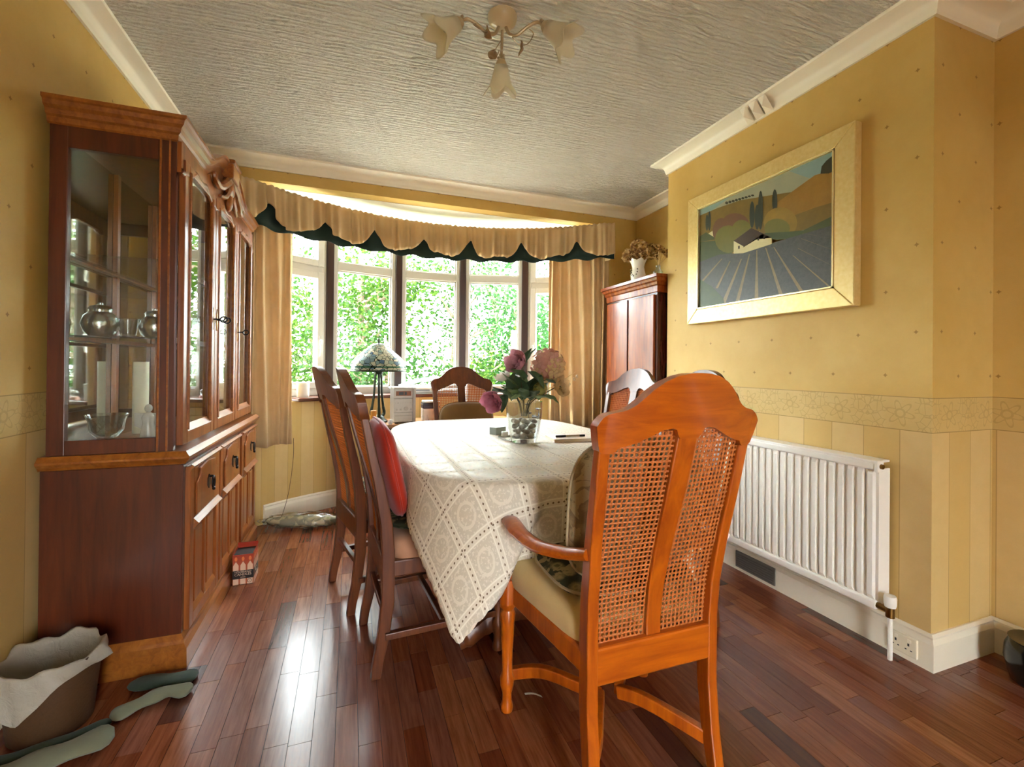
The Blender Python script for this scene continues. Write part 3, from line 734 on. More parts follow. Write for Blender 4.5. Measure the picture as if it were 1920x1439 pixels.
# ---------------------------------------------------------------- painting on the chimney breast
pf = thing('framed_painting', 'gold framed landscape painting of a farmhouse above lavender rows', 'painting', (2.05, 1.83, 1.40))
gold = NT('pale gold leaf'); gco = gold.co(scale=(1, 1, 1)); gf = gold.noise(gco, 60, 3)
gold.bsdf(gold.mix(gf, rgb('#d8b565'), rgb('#ecd596')), .38, .35, .5, bump=gf, bs=.05, bd=.001)
fy0, fy1, fz0, fz1 = 1.322, 2.338, 1.400, 2.195; gy0, gy1, gz0, gz1 = 1.410, 2.250, 1.490, 2.112
def fbar(pts): return MB().add([(2.020, p[0], p[1]) for p in pts] + [(2.064, p[0], p[1]) for p in pts], [(3, 2, 1, 0), (4, 5, 6, 7), (0, 1, 5, 4), (1, 2, 6, 5), (2, 3, 7, 6), (3, 0, 4, 7)])
for pts in ([(fy0, fz0), (fy1, fz0), (gy1, gz0), (gy0, gz0)], [(fy1, fz1), (fy0, fz1), (gy0, gz1), (gy1, gz1)], [(fy0, fz1), (fy0, fz0), (gy0, gz0), (gy0, gz1)], [(fy1, fz0), (fy1, fz1), (gy1, gz1), (gy1, gz0)]):
    fbar(pts).build('frame_bar', gold.mat, pf, bevel=.004)
mb = MB(); q = .007
mb.box(2.016, 2.030, gy0, gy0 + q, gz0, gz1).box(2.016, 2.030, gy1 - q, gy1, gz0, gz1).box(2.016, 2.030, gy0, gy1, gz0, gz0 + q).box(2.016, 2.030, gy0, gy1, gz1 - q, gz1)
mb.build('inner_slip', plain('bright gold', '#f0dca0', .25, .6), pf)
pc = {}
def pm(nm, h1, h2=None, sc=25):
    t = NT('paint ' + nm); f = t.noise(t.co(), sc, 4, .6)
    pc[nm] = t.bsdf(t.mix(f, rgb(h1), rgb(h2 or h1)), .45, 0, .4)
pm('sky', '#8a9484', '#b4b08c', 6); pm('blue', '#7f9c9c', '#93a89e', 8); pm('hill', '#6e5a22', '#8a6f2c'); pm('hillr', '#8a6420', '#a87f30'); pm('dark', '#2e2e1c', '#3a3820', 30)
pm('cyp', '#2b3228', '#3c4436', 40); pm('tree', '#7c7430', '#6a6a2a', 30); pm('rust', '#7b4f35', '#6b5030', 30); pm('gold', '#a8842e', '#7c6a28', 20)
pm('wall', '#e6dcae', '#cfc48e', 30); pm('roof', '#4a3420', '#3b2b1c'); pm('lav', '#383c3a', '#62625e', 70); pm('row', '#a08a66', '#7a6848', 60); pm('green', '#4e5a30', '#3e4a2a', 30); pm('shade', '#43502e', '#55592c', 20)
keys = list(pc); mb = MB(); lay = [0]
def pic(x, y):
    s = (x - 215) / 845.0; top = 660 - 385 * s; bot = 1270 - 140 * s
    v = (y - top) / (bot - top); u = s / (s + (1 - s) * .713)
    u = min(1, max(0, u)); v = min(1, max(0, v)); return (lerp(gy1, gy0, u), lerp(gz1, gz0, v))
def paint(nm, pts):
    lay[0] += 1; x = 2.0305 - lay[0] * .00006; mb.mi = keys.index(nm)
    P = [(x, *pic(*p)) for p in pts]; n = len(P); cx = Vector((0, 0, 0))
    for p in P: cx += Vector(p) / n
    mb.add(P + [tuple(cx)], [(i, (i + 1) % n, n) for i in range(n)])
def blob(nm, cx, cy, rx, ry, n=16): paint(nm, [(cx + rx * math.cos(2 * pi * i / n), cy + ry * math.sin(2 * pi * i / n)) for i in range(n)])
def quad(nm, *p): paint(nm, p)
quad('sky', (215, 660), (1060, 275), (1060, 760), (215, 900)); quad('blue', (760, 415), (1060, 275), (1060, 480), (930, 470)); quad('blue', (215, 660), (420, 570), (330, 640), (215, 720))
quad('hill', (215, 700), (330, 650), (470, 600), (640, 570), (790, 545), (800, 700), (700, 800), (450, 880), (215, 900))
quad('hillr', (700, 610), (820, 520), (930, 440), (1060, 400), (1060, 690), (860, 760), (700, 800)); paint('dark', [(965, 430), (972, 385), (1000, 350), (1035, 322), (1060, 318), (1060, 410), (1015, 428)])
quad('hill', (800, 690), (930, 640), (1060, 600), (1060, 740), (900, 770), (800, 790)); quad('shade', (840, 790), (950, 735), (1060, 680), (1060, 750), (880, 810))
for i in range(9): blob('dark', 385 + 20 * i, 618 - 6 * i, 10, 9 - .4 * i, 8)
for cx, y0_, y1_ in ((265, 690, 790), (280, 670, 790), (543, 605, 770), (575, 625, 780), (595, 540, 780), (683, 530, 670)):
    blob('cyp', cx, (y0_ + y1_) / 2, 9 if cx < 300 else 16, (y1_ - y0_) / 2)
quad('wall', (262, 815), (300, 790), (330, 800), (330, 830), (262, 838)); quad('shade', (215, 830), (260, 800), (330, 840), (215, 860))
quad('green', (215, 860), (420, 840), (420, 940), (215, 990)); blob('rust', 355, 790, 55, 80); blob('rust', 440, 745, 85, 65); blob('tree', 400, 840, 85, 85); blob('tree', 480, 780, 60, 60)
blob('gold', 720, 735, 105, 95); blob('tree', 700, 770, 80, 60); quad('green', (620, 800), (760, 790), (860, 780), (860, 820), (700, 840), (640, 830))
quad('lav', (215, 985), (340, 935), (500, 920), (700, 850), (900, 790), (1060, 740), (1066, 1132), (215, 1272))
for a, b in (((575, 905), (575, 1210)), ((630, 890), (730, 1185)), ((680, 885), (860, 1165)), ((800, 935), (1040, 1135)), ((830, 890), (1062, 1000)), ((530, 930), (455, 1240)), ((480, 960), (372, 1230)), ((410, 975), (330, 1140)), ((360, 960), (230, 1110)), ((850, 830), (1060, 900)), ((880, 800), (1060, 830))):
    wv2 = 12 if b[1] > 1150 else 7; quad('row', (a[0] - 3, a[1]), (a[0] + 3, a[1]), (b[0] + wv2, b[1]), (b[0] - wv2, b[1]))
quad('green', (215, 1080), (300, 1130), (370, 1200), (380, 1245), (215, 1272))
quad('wall', (432, 850), (520, 800), (590, 790), (668, 830), (668, 865), (490, 925), (432, 928)); quad('roof', (432, 850), (540, 770), (610, 800), (500, 885), (488, 880)); quad('wall', (490, 885), (605, 805), (668, 828), (668, 866), (490, 925)); quad('roof', (500, 868), (610, 800), (668, 828), (606, 806), (490, 890))
for wx_, wy_ in ((585, 838), (622, 828), (465, 890)): quad('roof', (wx_ - 5, wy_ - 9), (wx_ + 5, wy_ - 11), (wx_ + 5, wy_ + 7), (wx_ - 5, wy_ + 9))
mb.build('painted_canvas', [pc[k_] for k_ in keys], pf)

# ---------------------------------------------------------------- radiator, socket, grille, cornice ornament
rd = thing('radiator', 'long white fluted panel radiator on the chimney breast', 'radiator', (2.0, 1.7, .17))
ry0, ry1, rz0, rz1 = 1.202, 2.20, .172, .760
nf = 25; prof = []
for i in range(nf):
    y = lerp(ry0 + .008, ry1 - .008, i / nf); wd_ = (ry1 - ry0 - .016) / nf
    prof += [(y, 1.985), (y + wd_ * .12, 1.972), (y + wd_ * .62, 1.972), (y + wd_ * .74, 1.985)]
prof.append((ry1 - .008, 1.985))
def flut(u, v):
    i = round(u * (len(prof) - 1)); y, x = prof[i]; z = lerp(rz0 + .03, rz1 - .03, v)
    e = 1 if .04 < v < .96 else 0
    return (1.985 - (1.985 - x) * e, y, z)
mb = MB(); mb.grid(flut, len(prof) - 1, 24); mb.box(1.986, 2.0, ry0, ry1, rz0 + .02, rz1 - .02); mb.build('fluted_panel', W['radi'], rd)
box(1.968, 1.992, ry0, ry1, rz0, rz0 + .034).build('bottom_channel', W['radi'], rd, bevel=.006)
box(1.964, 1.992, ry0, ry1, rz1 - .034, rz1 - .004).build('top_channel', W['radi'], rd, bevel=.006)
mb = box(1.966, 2.052, ry0 - .002, ry1, rz1 - .006, rz1 + .004)
tg = mb.build('top_grille', W['radi'], rd, bevel=.003)
box(1.985, 2.05, ry0 - .003, ry0 + .003, rz0 + .02, rz1 - .03).build('end_panel', W['radi'], rd)
e_ = MB().box(1.962, 2.0, ry0 - .012, ry0 + .004, rz1 - .040, rz1 + .006).build('end_cap', W['radi'], rd, bevel=.004)
MB().tube([(1.981, ry0 - .012, rz1 - .017), (1.981, ry0 - .020, rz1 - .017)], .010, 10).build('bleed_screw', W['brass'], e_, True)
box(2.035, 2.064, ry0 + .15, ry0 + .19, rz0 + .06, rz1 - .06).build('bracket', W['radi'], rd); box(2.035, 2.064, ry1 - .19, ry1 - .15, rz0 + .06, rz1 - .06).build('bracket', W['radi'], rd)
vy = ry0 - .045
vv = MB().tube([(1.985, ry0 + .01, .19), (1.985, vy, .19)], .012, 10).tube([(1.985, vy, .165), (1.985, vy, .205)], .015, 10).build('valve_body', W['brass'], rd, True)
MB().lathe([(.001, 0), (.018, 0), (.020, .01), (.021, .035), (.019, .043), (.001, .045)], 18, (1.985, vy, .205)).build('valve_cap', W['radi'], vv, True)
MB().tube([(1.985, vy, .0), (1.985, vy, .17)], .0085, 10).build('pipe', W['radi'], rd, True)
so = thing('wall_socket', 'cream double wall socket on the skirting board', 'socket', (2.045, 1.14, .03))
box(2.038, 2.049, 1.098, 1.195, .022, .095).build('face_plate', plain('cream socket plastic', '#e6dcc0', .35), so, bevel=.003)
mb = MB()
for yy in (1.125, 1.168): mb.box(2.0372, 2.0385, yy - .003, yy + .003, .060, .070).box(2.0372, 2.0385, yy - .012, yy - .006, .044, .048).box(2.0372, 2.0385, yy + .006, yy + .012, .044, .048)
mb.build('socket_holes', W['black'], so)
for yy in (1.122, 1.166): box(2.0355, 2.039, yy - .006, yy + .006, .074, .086).build('rocker_switch', W['gloss'], so, bevel=.001)
vg = thing('vent_grille', 'grey louvred vent grille let into the skirting under the radiator', 'vent', (2.045, 1.83, .02))
box(2.042, 2.049, 1.71, 1.96, .018, .108).build('vent_frame', plain('grey vent metal', '#6b655c', .5), vg, bevel=.002)
for i in range(6): box(2.038, 2.043, 1.72, 1.95, .028 + .012 * i, .034 + .012 * i).build('louvre', plain('grey vent slat', '#57524b', .5), vg)
for q, (ya, yb) in enumerate([(1.862, 1.905), (1.80, 1.85), (1.745, 1.79)]):
    c = (ya + yb) / 2; A_ = (1.985, 2.478); 
    mb = MB().add([(2.050, ya, 2.470), (2.050, yb, 2.470), (1.985, yb, 2.545), (1.985, ya, 2.545), (1.995, c, 2.490)], [(0, 1, 4), (1, 2, 4), (2, 3, 4), (3, 0, 4), (3, 2, 1, 0)])
    o = mb.build('cornice_ornament', W['plaster']); tag(o, 'white pyramid shaped plaster ornament fixed to the cornice', 'ornament', 'plaster ornaments on the chimney cornice')
#__PART3__
# ---------------------------------------------------------------- dining table and cloth
TC = (.79, 2.21); TA, TB, TNX = .575, .86, 3.8; TZ = .75
def sup(a, b, th):
    c, s = math.cos(th), math.sin(th); e = 2 / TNX
    return (math.copysign(abs(c) ** e, c) * a, math.copysign(abs(s) ** e, s) * b)
tb = thing('dining_table', 'large oval ended dining table under the lace cloth', 'table', (TC[0], TC[1], 0))
poly = [(TC[0] + sup(TA - .006, TB - .006, 2 * pi * i / 96)[0], TC[1] + sup(TA - .006, TB - .006, 2 * pi * i / 96)[1]) for i in range(96)]
MB().prism(poly, 'z', TZ - .028, TZ - .002).build('tabletop', W['chairx'], tb, bevel=.005)
box(TC[0] - .40, TC[0] + .40, TC[1] - .58, TC[1] + .58, TZ - .10, TZ - .028).build('apron', W['chaird'], tb)
for s in (-1, 1):
    py = TC[1] + s * .46
    cl = MB()
    for dx in (-.11, .11): cl.lathe([(.03, .10), (.04, .12), (.03, .15), (.036, .25), (.045, .34), (.03, .42), (.026, .50), (.036, .56), (.036, .65)], 14, (TC[0] + dx, py, 0))
    cl.build('pedestal', W['chaird'], tb, True)
    for q in (-1, 1):
        pts = catmull([(TC[0] + q * .03, py, .115), (TC[0] + q * .16, py, .125), (TC[0] + q * .27, py, .085), (TC[0] + q * .345, py, .04), (TC[0] + q * .375, py, .03)], 5)
        MB().tube(pts, [.05] * 6 + [.045] * 5 + [.037] * 5 + [.028] * 5, 8, sq=(.8, 1)).build('scroll_foot', W['chaird'], tb, True)
box(TC[0] - .03, TC[0] + .03, TC[1] - .46, TC[1] + .46, .11, .16).build('stretcher', W['chaird'], tb, bevel=.006)

def clothmat():
    t = NT('lace tablecloth'); uvn = t.n('UVMap'); sp = t.n('SeparateXYZ'); t.l(uvn.outputs[0], sp.inputs[0])
    P = .15; fx = t.m('MULTIPLY', t.m('SUBTRACT', t.m('FRACT', t.m('DIVIDE', sp.outputs[0], P)), .5), P); fy = t.m('MULTIPLY', t.m('SUBTRACT', t.m('FRACT', t.m('DIVIDE', sp.outputs[1], P)), .5), P)
    ax, ay = t.m('ABSOLUTE', fx), t.m('ABSOLUTE', fy)
    bx = t.m('LESS_THAN', ax, .016); by = t.m('LESS_THAN', ay, .016); band = t.m('MAXIMUM', bx, by)
    def dots(a, along, keep):
        m_ = t.m('MULTIPLY', t.m('SUBTRACT', t.m('FRACT', t.m('DIVIDE', along, .0205)), .5), .0205)
        d = t.m('ADD', t.m('MULTIPLY', t.m('ABSOLUTE', m_), .8), a)
        return t.m('MULTIPLY', t.m('LESS_THAN', d, .0040), keep)
    hole = t.m('MAXIMUM', dots(ax, sp.outputs[1], 1.0), dots(ay, sp.outputs[0], 1.0))
    lx = t.m('LESS_THAN', t.m('ABSOLUTE', t.m('SUBTRACT', ax, .012)), .0022); ly = t.m('LESS_THAN', t.m('ABSOLUTE', t.m('SUBTRACT', ay, .012)), .0022)
    line = t.m('MAXIMUM', lx, ly)
    # motif in each square
    gx = t.m('SUBTRACT', .075, ax); gy = t.m('SUBTRACT', .075, ay)
    r = t.m('SQRT', t.m('ADD', t.m('MULTIPLY', gx, gx), t.m('MULTIPLY', gy, gy)))
    ring = t.m('LESS_THAN', t.m('ABSOLUTE', t.m('SUBTRACT', r, .036)), .005)
    nz = t.noise(uvn.outputs[0], 95, 3, .6); n2 = t.noise(uvn.outputs[0], 420, 2)
    lace = t.m('GREATER_THAN', t.m('ADD', nz, t.m('MULTIPLY', ring, .18)), .56)
    col = t.mix(lace, rgb('#d6cab6'), rgb('#e8ddcb')); col = t.mix(band, col, rgb('#e6dbc8')); col = t.mix(line, col, rgb('#f6eede')); col = t.mix(hole, col, rgb('#7a644c'))
    rough = t.m('ADD', .42, t.m('MULTIPLY', t.m('MAXIMUM', band, lace), .3))
    hg = t.m('ADD', t.m('ADD', t.m('MULTIPLY', line, .8), t.m('MULTIPLY', lace, .35)), t.m('SUBTRACT', t.m('MULTIPLY', n2, .3), hole))
    m_ = t.bsdf(col, rough, 0, .25, bump=hg, bs=.5, bd=.0015)
    tr = t.n('BsdfTranslucent'); t.l(col, tr.inputs[0]); mx = t.n('MixShader'); mx.inputs[0].default_value = .12
    t.l(t.b.outputs[0], mx.inputs[1]); t.l(tr.outputs[0], mx.inputs[2]); t.l(mx.outputs[0], t.out.inputs[0])
    return m_
CZ = TZ + .0015; NT_ = 480; NR, NH = 10, 22
CRX = (.045, 1.585); CRY = (1.085, 3.30)
vs = []; uvs = []
hang = []
for i in range(NT_):
    th = 2 * pi * i / NT_ + .0001; ex, ey = sup(TA, TB, th)
    nx, ny = math.copysign(abs(ex / TA) ** (TNX - 1), ex) / TA, math.copysign(abs(ey / TB) ** (TNX - 1), ey) / TB
    l = math.hypot(nx, ny); nx /= l; ny /= l
    X, Y = TC[0] + ex, TC[1] + ey
    dx = ((CRX[0] if nx < 0 else CRX[1]) - X) / nx if abs(nx) > 1e-4 else 9
    dy = ((CRY[0] if ny < 0 else CRY[1]) - Y) / ny if abs(ny) > 1e-4 else 9
    hang.append((X, Y, nx, ny, min(dx, dy, .58)))
# smooth hem lengths a little, add small scallops
hm = [sum(hang[(i + k) % NT_][4] for k in range(-2, 3)) / 5 for i in range(NT_)]
cum = 0; arc_s = []
for i in range(NT_):
    arc_s.append(cum); a, b = hang[i], hang[(i + 1) % NT_]; cum += math.hypot(a[0] - b[0], a[1] - b[1])
S0 = min(range(NT_), key=lambda i: abs(math.atan2(hang[i][3], hang[i][2]) + 2.30)); S0 = arc_s[S0]
for j in range(NR):
    f = j / NR
    for i in range(NT_):
        X, Y = hang[i][:2]; x = lerp(TC[0], X, f); y = lerp(TC[1], Y, f); vs.append((x, y, CZ)); uvs.append((x, y))
rb = .012
for j in range(NH + 1):
    for i in range(NT_):
        X, Y, nx, ny, _ = hang[i]; L = hm[i] + .006 * abs(math.sin(i * 2 * pi * 60 / NT_)); d = L * (j / NH)
        if d < rb * pi / 2: o_ = rb * math.sin(d / rb); z = CZ - rb * (1 - math.cos(d / rb))
        else: o_ = rb; z = CZ - rb - (d - rb * pi / 2)
        ang = math.atan2(ny, nx); k = max(0, d - .025) / .3
        fold = .010 * math.sin(arc_s[i] * 21 + .8) + .012 * math.sin(arc_s[i] * 9 + 2)
        o2 = o_ + k * (.012 + fold)
        tx, ty = -ny, nx; sh = 0
        # the near corner by the window-side chairs hangs as one pointed flap
        ds = arc_s[i] - S0
        if abs(ds) < .75:
            kk = min(1.6, max(0, d - .03) / .27)
            edge_r = .26 - .15 * kk; fl_ = sm(-.42, -.10, ds) * (1 - sm(edge_r - .012, edge_r + .03, ds))
            o2 += kk * .085 * fl_ - .05 * kk * sm(edge_r, edge_r + .04, ds) * (1 - sm(.45, .75, ds))
            w_ = math.exp(-(ds / .16) ** 2); sh = kk * .045 * w_; z += .03 * kk * kk * w_ * .6
        x, y = X + nx * o2 + tx * sh, Y + ny * o2 + ty * sh
        vs.append((x, y, z)); uvs.append((X + nx * d, Y + ny * d))
NRT = NR + NH + 1
fs = [(j * NT_ + i, j * NT_ + (i + 1) % NT_, (j + 1) * NT_ + (i + 1) % NT_, (j + 1) * NT_ + i) for j in range(1, NRT - 1) for i in range(NT_)]
mb = MB(); mb.add([(TC[0], TC[1], CZ)] , []); mb.uv = [TC] + uvs[NT_:]
b0 = 1; mb.v += vs[NT_:]
fs = [tuple(k - NT_ + b0 for k in f) for f in fs]
fs += [(0, b0 + i, b0 + (i + 1) % NT_) for i in range(NT_)]
mb.f += fs; mb.m += [0] * len(fs)
tc = mb.build('tablecloth', clothmat(), None, True, ang=0, solid=.0015)
tag(tc, 'white lace tablecloth with openwork grid draped over the dining table', 'tablecloth')

# ---------------------------------------------------------------- dining chairs
YC = [(0, -.040), (.05, -.034), (.14, -.015), (.27, 0), (.45, 0), (.55, -.008), (.68, -.032), (.80, -.060), (.98, -.098), (1.13, -.132)]
TH = [(0, .034), (.05, .036), (.14, .042), (.27, .046), (.5, .045), (.8, .032), (.98, .025), (1.13, .024)]
def yb(x, z): return interp(z, YC) - .030 * sm(.45, 1.05, z) * (1 - min(1, (x / .215) ** 2))
def xs(z): return .186 + .021 * sm(.40, 1.0, z)
CTOP = [(0, 1.117), (.03, 1.1155), (.06, 1.109), (.09, 1.096), (.115, 1.078), (.135, 1.058), (.155, 1.040), (.175, 1.030), (.195, 1.026), (.212, 1.022), (.226, 1.012), (.236, .995), (.232, .978)]
CBOT = [(0, .962), (.031, .962), (.036, .982), (.05, .988), (.075, .984), (.10, .972), (.13, .958), (.16, .948), (.18, .944), (.186, .93), (.22, .93), (.226, .945), (.232, .972), (.236, .992)]
FUNK = {}
def make_chair(arm, wd, wdx, label, loc, rz, padmat, group='cane backed dining chairs'):
    root = thing('dining_armchair' if arm else 'dining_chair', label, 'chair', loc, rz, group)
    key = (arm, wd.name)
    if key in FUNK:
        for ch in FUNK[key].children: copy_tree(ch, root)
        for ch in root.children:
            if ch.name.startswith('seat_pad'):
                ch.data = ch.data.copy(); ch.data.materials[0] = padmat
        return root
    FUNK[key] = root
    FW = .275 if arm else .225
    for s in (-1, 1):
        zs = [0, .02, .05, .10, .14, .2, .27, .36, .45, .55, .62, .68, .74, .80, .88, .95]
        def fn(u, v, s=s):
            z = v
            return z
        vs = []
        for z in zs:
            y = interp(z, YC); t = interp(z, TH) / 2; xc = s * xs(z); hw = .0158
            vs += [(xc - hw, y - t, z), (xc + hw, y - t, z), (xc + hw, y + t, z), (xc - hw, y + t, z)]
        n = len(zs); f = [(i * 4 + k, i * 4 + (k + 1) % 4, i * 4 + 4 + (k + 1) % 4, i * 4 + 4 + k) for i in range(n - 1) for k in range(4)] + [(3, 2, 1, 0), tuple((n - 1) * 4 + k for k in range(4))]
        MB().add(vs, f).build('back_post', wd, root, local=True, bevel=.004)
    # crest rail
    NX = 72
    def crest(u, v):
        x = lerp(-.236, .236, u); a, b = interp(abs(x), CBOT), interp(abs(x), CTOP); b = max(b, a + .002); z = lerp(a, b, v); return ((x, yb(x, z) - .016, z), (0, 1, 0))
    MB().slab(crest, NX, 6, .031).build('crest_rail', wdx, root, local=True, bevel=.005, smooth=True, ang=.6)
    def splat(u, v):
        z = lerp(.42, .97, v); hw = lerp(.022, .029, sm(.42, .9, z)); x = lerp(-hw, hw, u); return ((x, yb(x, z) - .011, z), (0, 1, 0))
    MB().slab(splat, 2, 14, .022).build('splat', wd, root, local=True, bevel=.003)
    # cane panels, a lattice with round holes
    for s in (-1, 1):
        mb = MB(); ch = .0128; nx_, nz_ = 13, 43
        x0 = .026; zz0 = .43
        for iz in range(nz_):
            for ix in range(nx_):
                xa, za = x0 + ix * ch, zz0 + iz * ch; cx, cz = xa + ch / 2, za + ch / 2
                if cz > interp(cx, CBOT) + .004: continue
                if cx > xs(cz) - .013: continue
                sq = [(xa, za), (cx, za), (xa + ch, za), (xa + ch, cz), (xa + ch, za + ch), (cx, za + ch), (xa, za + ch), (xa, cz)]
                ho = [(cx + .0044 * math.cos(-3 * pi / 4 + k * pi / 4), cz + .0044 * math.sin(-3 * pi / 4 + k * pi / 4)) for k in range(8)]
                vs = []
                for j, (px, pz) in enumerate(sq + ho):
                    bump = -.0012 if j >= 8 else (.0012 if j % 2 else -.0002)
                    vs.append((s * px, yb(px, pz) - .002 - bump, pz))
                for (px, pz) in ho: vs.append((s * px, yb(px, pz) + .0005, pz))
                f = [(k, (k + 1) % 8, 8 + (k + 1) % 8, 8 + k) for k in range(8)] + [(8 + k, 8 + (k + 1) % 8, 16 + (k + 1) % 8, 16 + k) for k in range(8)]
                mb.add(vs, f)
        mb.build('cane_panel', W['cane'], root, local=True)
    MB().box(-.178, .178, -.022, .018, .335, .43).build('lower_back_rail', wdx, root, local=True, bevel=.006)
    # seat frame and pad
    def tr(y): return lerp(.20, FW, y / .44)
    fr = MB()
    fr.prism([(-tr(.0), 0), (tr(.0), 0), (FW - .01, .44), (-FW + .01, .44)], 'z', .355, .415)
    fr.build('seat_frame', wd, root, local=True, bevel=.006)
    NP = 40
    def pad(u, v):
        return None
    mb = MB(); rings = []
    for (ins, z) in ((.004, .415), (.0, .43), (.0, .46), (.006, .478), (.02, .490), (.06, .498), (.14, .502)):
        ring = []
        for k in range(NP):
            a = 2 * pi * k / NP; c, s_ = math.cos(a), math.sin(a); e = .28
            ux = math.copysign(abs(c) ** e, c); uy = math.copysign(abs(s_) ** e, s_); yy = .225 + uy * (.215 - ins); xx = ux * (tr(yy) - ins - .002); ring.append((xx, yy, z))
        rings += ring
    mb.add(rings, [(j * NP + k, j * NP + (k + 1) % NP, (j + 1) * NP + (k + 1) % NP, (j + 1) * NP + k) for j in range(6) for k in range(NP)] + [tuple(6 * NP + k for k in range(NP))])
    mb.build('seat_pad', padmat, root, local=True, smooth=True)
    for s in (-1, 1):
        X, Yp = s * (FW - .012), (.395 if arm else .425)
        lp = [(.012, 0), (.019, .004), (.021, .02), (.016, .035), (.015, .06), (.022, .085), (.024, .11), (.017, .13), (.018, .2), (.023, .29), (.026, .32), (.021, .335), (.027, .345), (.027, .36)]
        MB().lathe(lp, 14, (X, Yp, 0)).build('front_leg', wd, root, local=True, smooth=True)
        oc = MB().prism([(X + .031 * math.cos(pi / 8 + k * pi / 4), Yp + .031 * math.sin(pi / 8 + k * pi / 4)) for k in range(8)], 'z', .352, .437)
        oc.build('leg_block', wd, root, local=True, bevel=.006)
        if arm:
            MB().lathe([(.016, .437), (.026, .442), (.026, .452), (.018, .458), (.022, .47), (.0275, .495), (.026, .52), (.018, .548), (.022, .556), (.022, .564), (.016, .572), (.021, .585), (.017, .61), (.014, .622)], 14, (X, Yp, 0)).build('arm_post', wd, root, local=True, smooth=True)
            pts = catmull([(s * .203, -.03, .672), (s * .235, .04, .652), (s * .272, .13, .640), (s * .288, .22, .644), (s * .285, .30, .648), (s * .272, .375, .634), (s * .266, .425, .620)], 5)
            MB().tube(pts, [.021] * 6 + [.022] * 10 + [.024] * 10 + [.023] * 5, 10, sq=(1.15, .72)).build('arm', wdx, root, local=True, smooth=True)
    if arm:      # shaped cross stretcher
        for s in (-1, 1):
            for e in (0, 1):
                p = catmull([(s * (FW - .012), .425, .10), (s * .16, .36, .13), (s * .08, .25, .14), (s * .03, .20, .13)] if e else [(s * .195, -.01, .10), (s * .13, .05, .13), (s * .07, .14, .14), (s * .03, .20, .13)], 5)
                MB().tube(p, .020, 4, sq=(.9, 1.3)).build('cross_stretcher', wd, root, local=True, bevel=.004)
    else:
        for s in (-1, 1):
            MB().add([], []).tube([(s * .20, -.01, .15), (s * (FW - .012), .425, .15)], .017, 4).build('side_stretcher', wd, root, local=True, bevel=.003)
        MB().tube([(-.20, -.005, .215), (.20, -.005, .215)], .015, 4).build('rear_stretcher', wd, root, local=True, bevel=.003)
        MB().tube([(-.20, .21, .155), (.20, .21, .155)], .015, 4).build('middle_stretcher', wd, root, local=True, bevel=.003)
    return root
padc = fabric('cream seat cloth', '#d6bd86', '#c4a86e'); padp = fabric('dusty pink seat cloth', '#b98a6c', '#a5765a')
def floral(name, base, c1, c2, c3):
    t = NT(name); co = t.co(); v = t.n('TexVoronoi'); v.inputs['Scale'].default_value = 22; t.l(co, v.inputs[0]); nz = t.noise(co, 30, 4, .7, 1.5); n3 = t.noise(co, 12, 3, .6, 1)
    f = t.m('ADD', v.outputs[0], t.m('MULTIPLY', nz, .5))
    col = t.ramp(f, [(.25, rgb(c1)), (.42, rgb(c2)), (.55, rgb(base)), (.8, rgb(c3))]); col = t.mix(t.m('GREATER_THAN', n3, .56), col, rgb(base))
    return t.bsdf(col, .9, 0, .2, bump=t.noise(co, 300, 2), bs=.3, bd=.002)
tap = floral('tapestry', '#8a7a56', '#7a3a34', '#4a5034', '#2f3322'); tapg = floral('grey tapestry', '#9a8d6e', '#6f7458', '#5c5a44', '#7c6c56')
make_chair(True, W['chair'], W['chairx'], 'cherry wood armchair with cane back at the near table end, facing the bow window', (.755, 1.0, 0), 0, padc)
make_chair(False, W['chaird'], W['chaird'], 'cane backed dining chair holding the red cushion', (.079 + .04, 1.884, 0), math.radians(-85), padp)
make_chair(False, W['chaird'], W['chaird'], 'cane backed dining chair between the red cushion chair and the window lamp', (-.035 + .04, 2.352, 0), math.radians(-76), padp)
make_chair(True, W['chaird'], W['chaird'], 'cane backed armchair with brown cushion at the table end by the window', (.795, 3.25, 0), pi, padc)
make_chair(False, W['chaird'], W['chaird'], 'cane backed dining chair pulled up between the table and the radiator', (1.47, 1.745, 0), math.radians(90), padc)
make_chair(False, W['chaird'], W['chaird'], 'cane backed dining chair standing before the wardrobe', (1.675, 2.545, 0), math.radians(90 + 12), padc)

def pillow(name, label, mat, w, h, t, mw, cat='cushion', piping=None):
    """mw: matrix placing the cushion (its plane is local xz, thickness along y)"""
    root = D.objects.new(name, None); COL.objects.link(root); root.matrix_world = mw; tag(root, label, cat)
    def f(u, v):
        a = 2 * pi * u; ph_ = pi * (v - .5); c, s = math.cos(a), math.sin(a); e = .55
        cx = math.copysign(abs(c) ** e, c); cz = math.copysign(abs(s) ** e, s); rr = math.cos(ph_) ** .55 if abs(v - .5) < .4999 else 0
        k = 1 - .06 * (abs(math.sin(2 * a)) ** 2) * 0
        return (cx * w / 2 * rr * k, t / 2 * math.copysign(abs(math.sin(ph_)) ** .8, math.sin(ph_)) + .004 * math.sin(9 * cx) * rr, cz * h / 2 * rr * k)
    MB().grid(f, 40, 16, True).build('cover', mat, root, local=True, smooth=True, ang=0)
    pp = [(x_ * w / 2 * 1.005, 0, z_ * h / 2 * 1.005) for x_, z_ in [(math.copysign(abs(math.cos(2 * pi * i / 40)) ** .55, math.cos(2 * pi * i / 40)), math.copysign(abs(math.sin(2 * pi * i / 40)) ** .55, math.sin(2 * pi * i / 40))) for i in range(41)]]
    MB().tube(pp, .004, 5, False).build('piping', piping or mat, root, local=True, smooth=True)
    return root
def place(loc, rz, rx, lz=0): return Matrix.Translation(loc) @ Matrix.Rotation(rz, 4, 'Z') @ Matrix.Rotation(rx, 4, 'X')
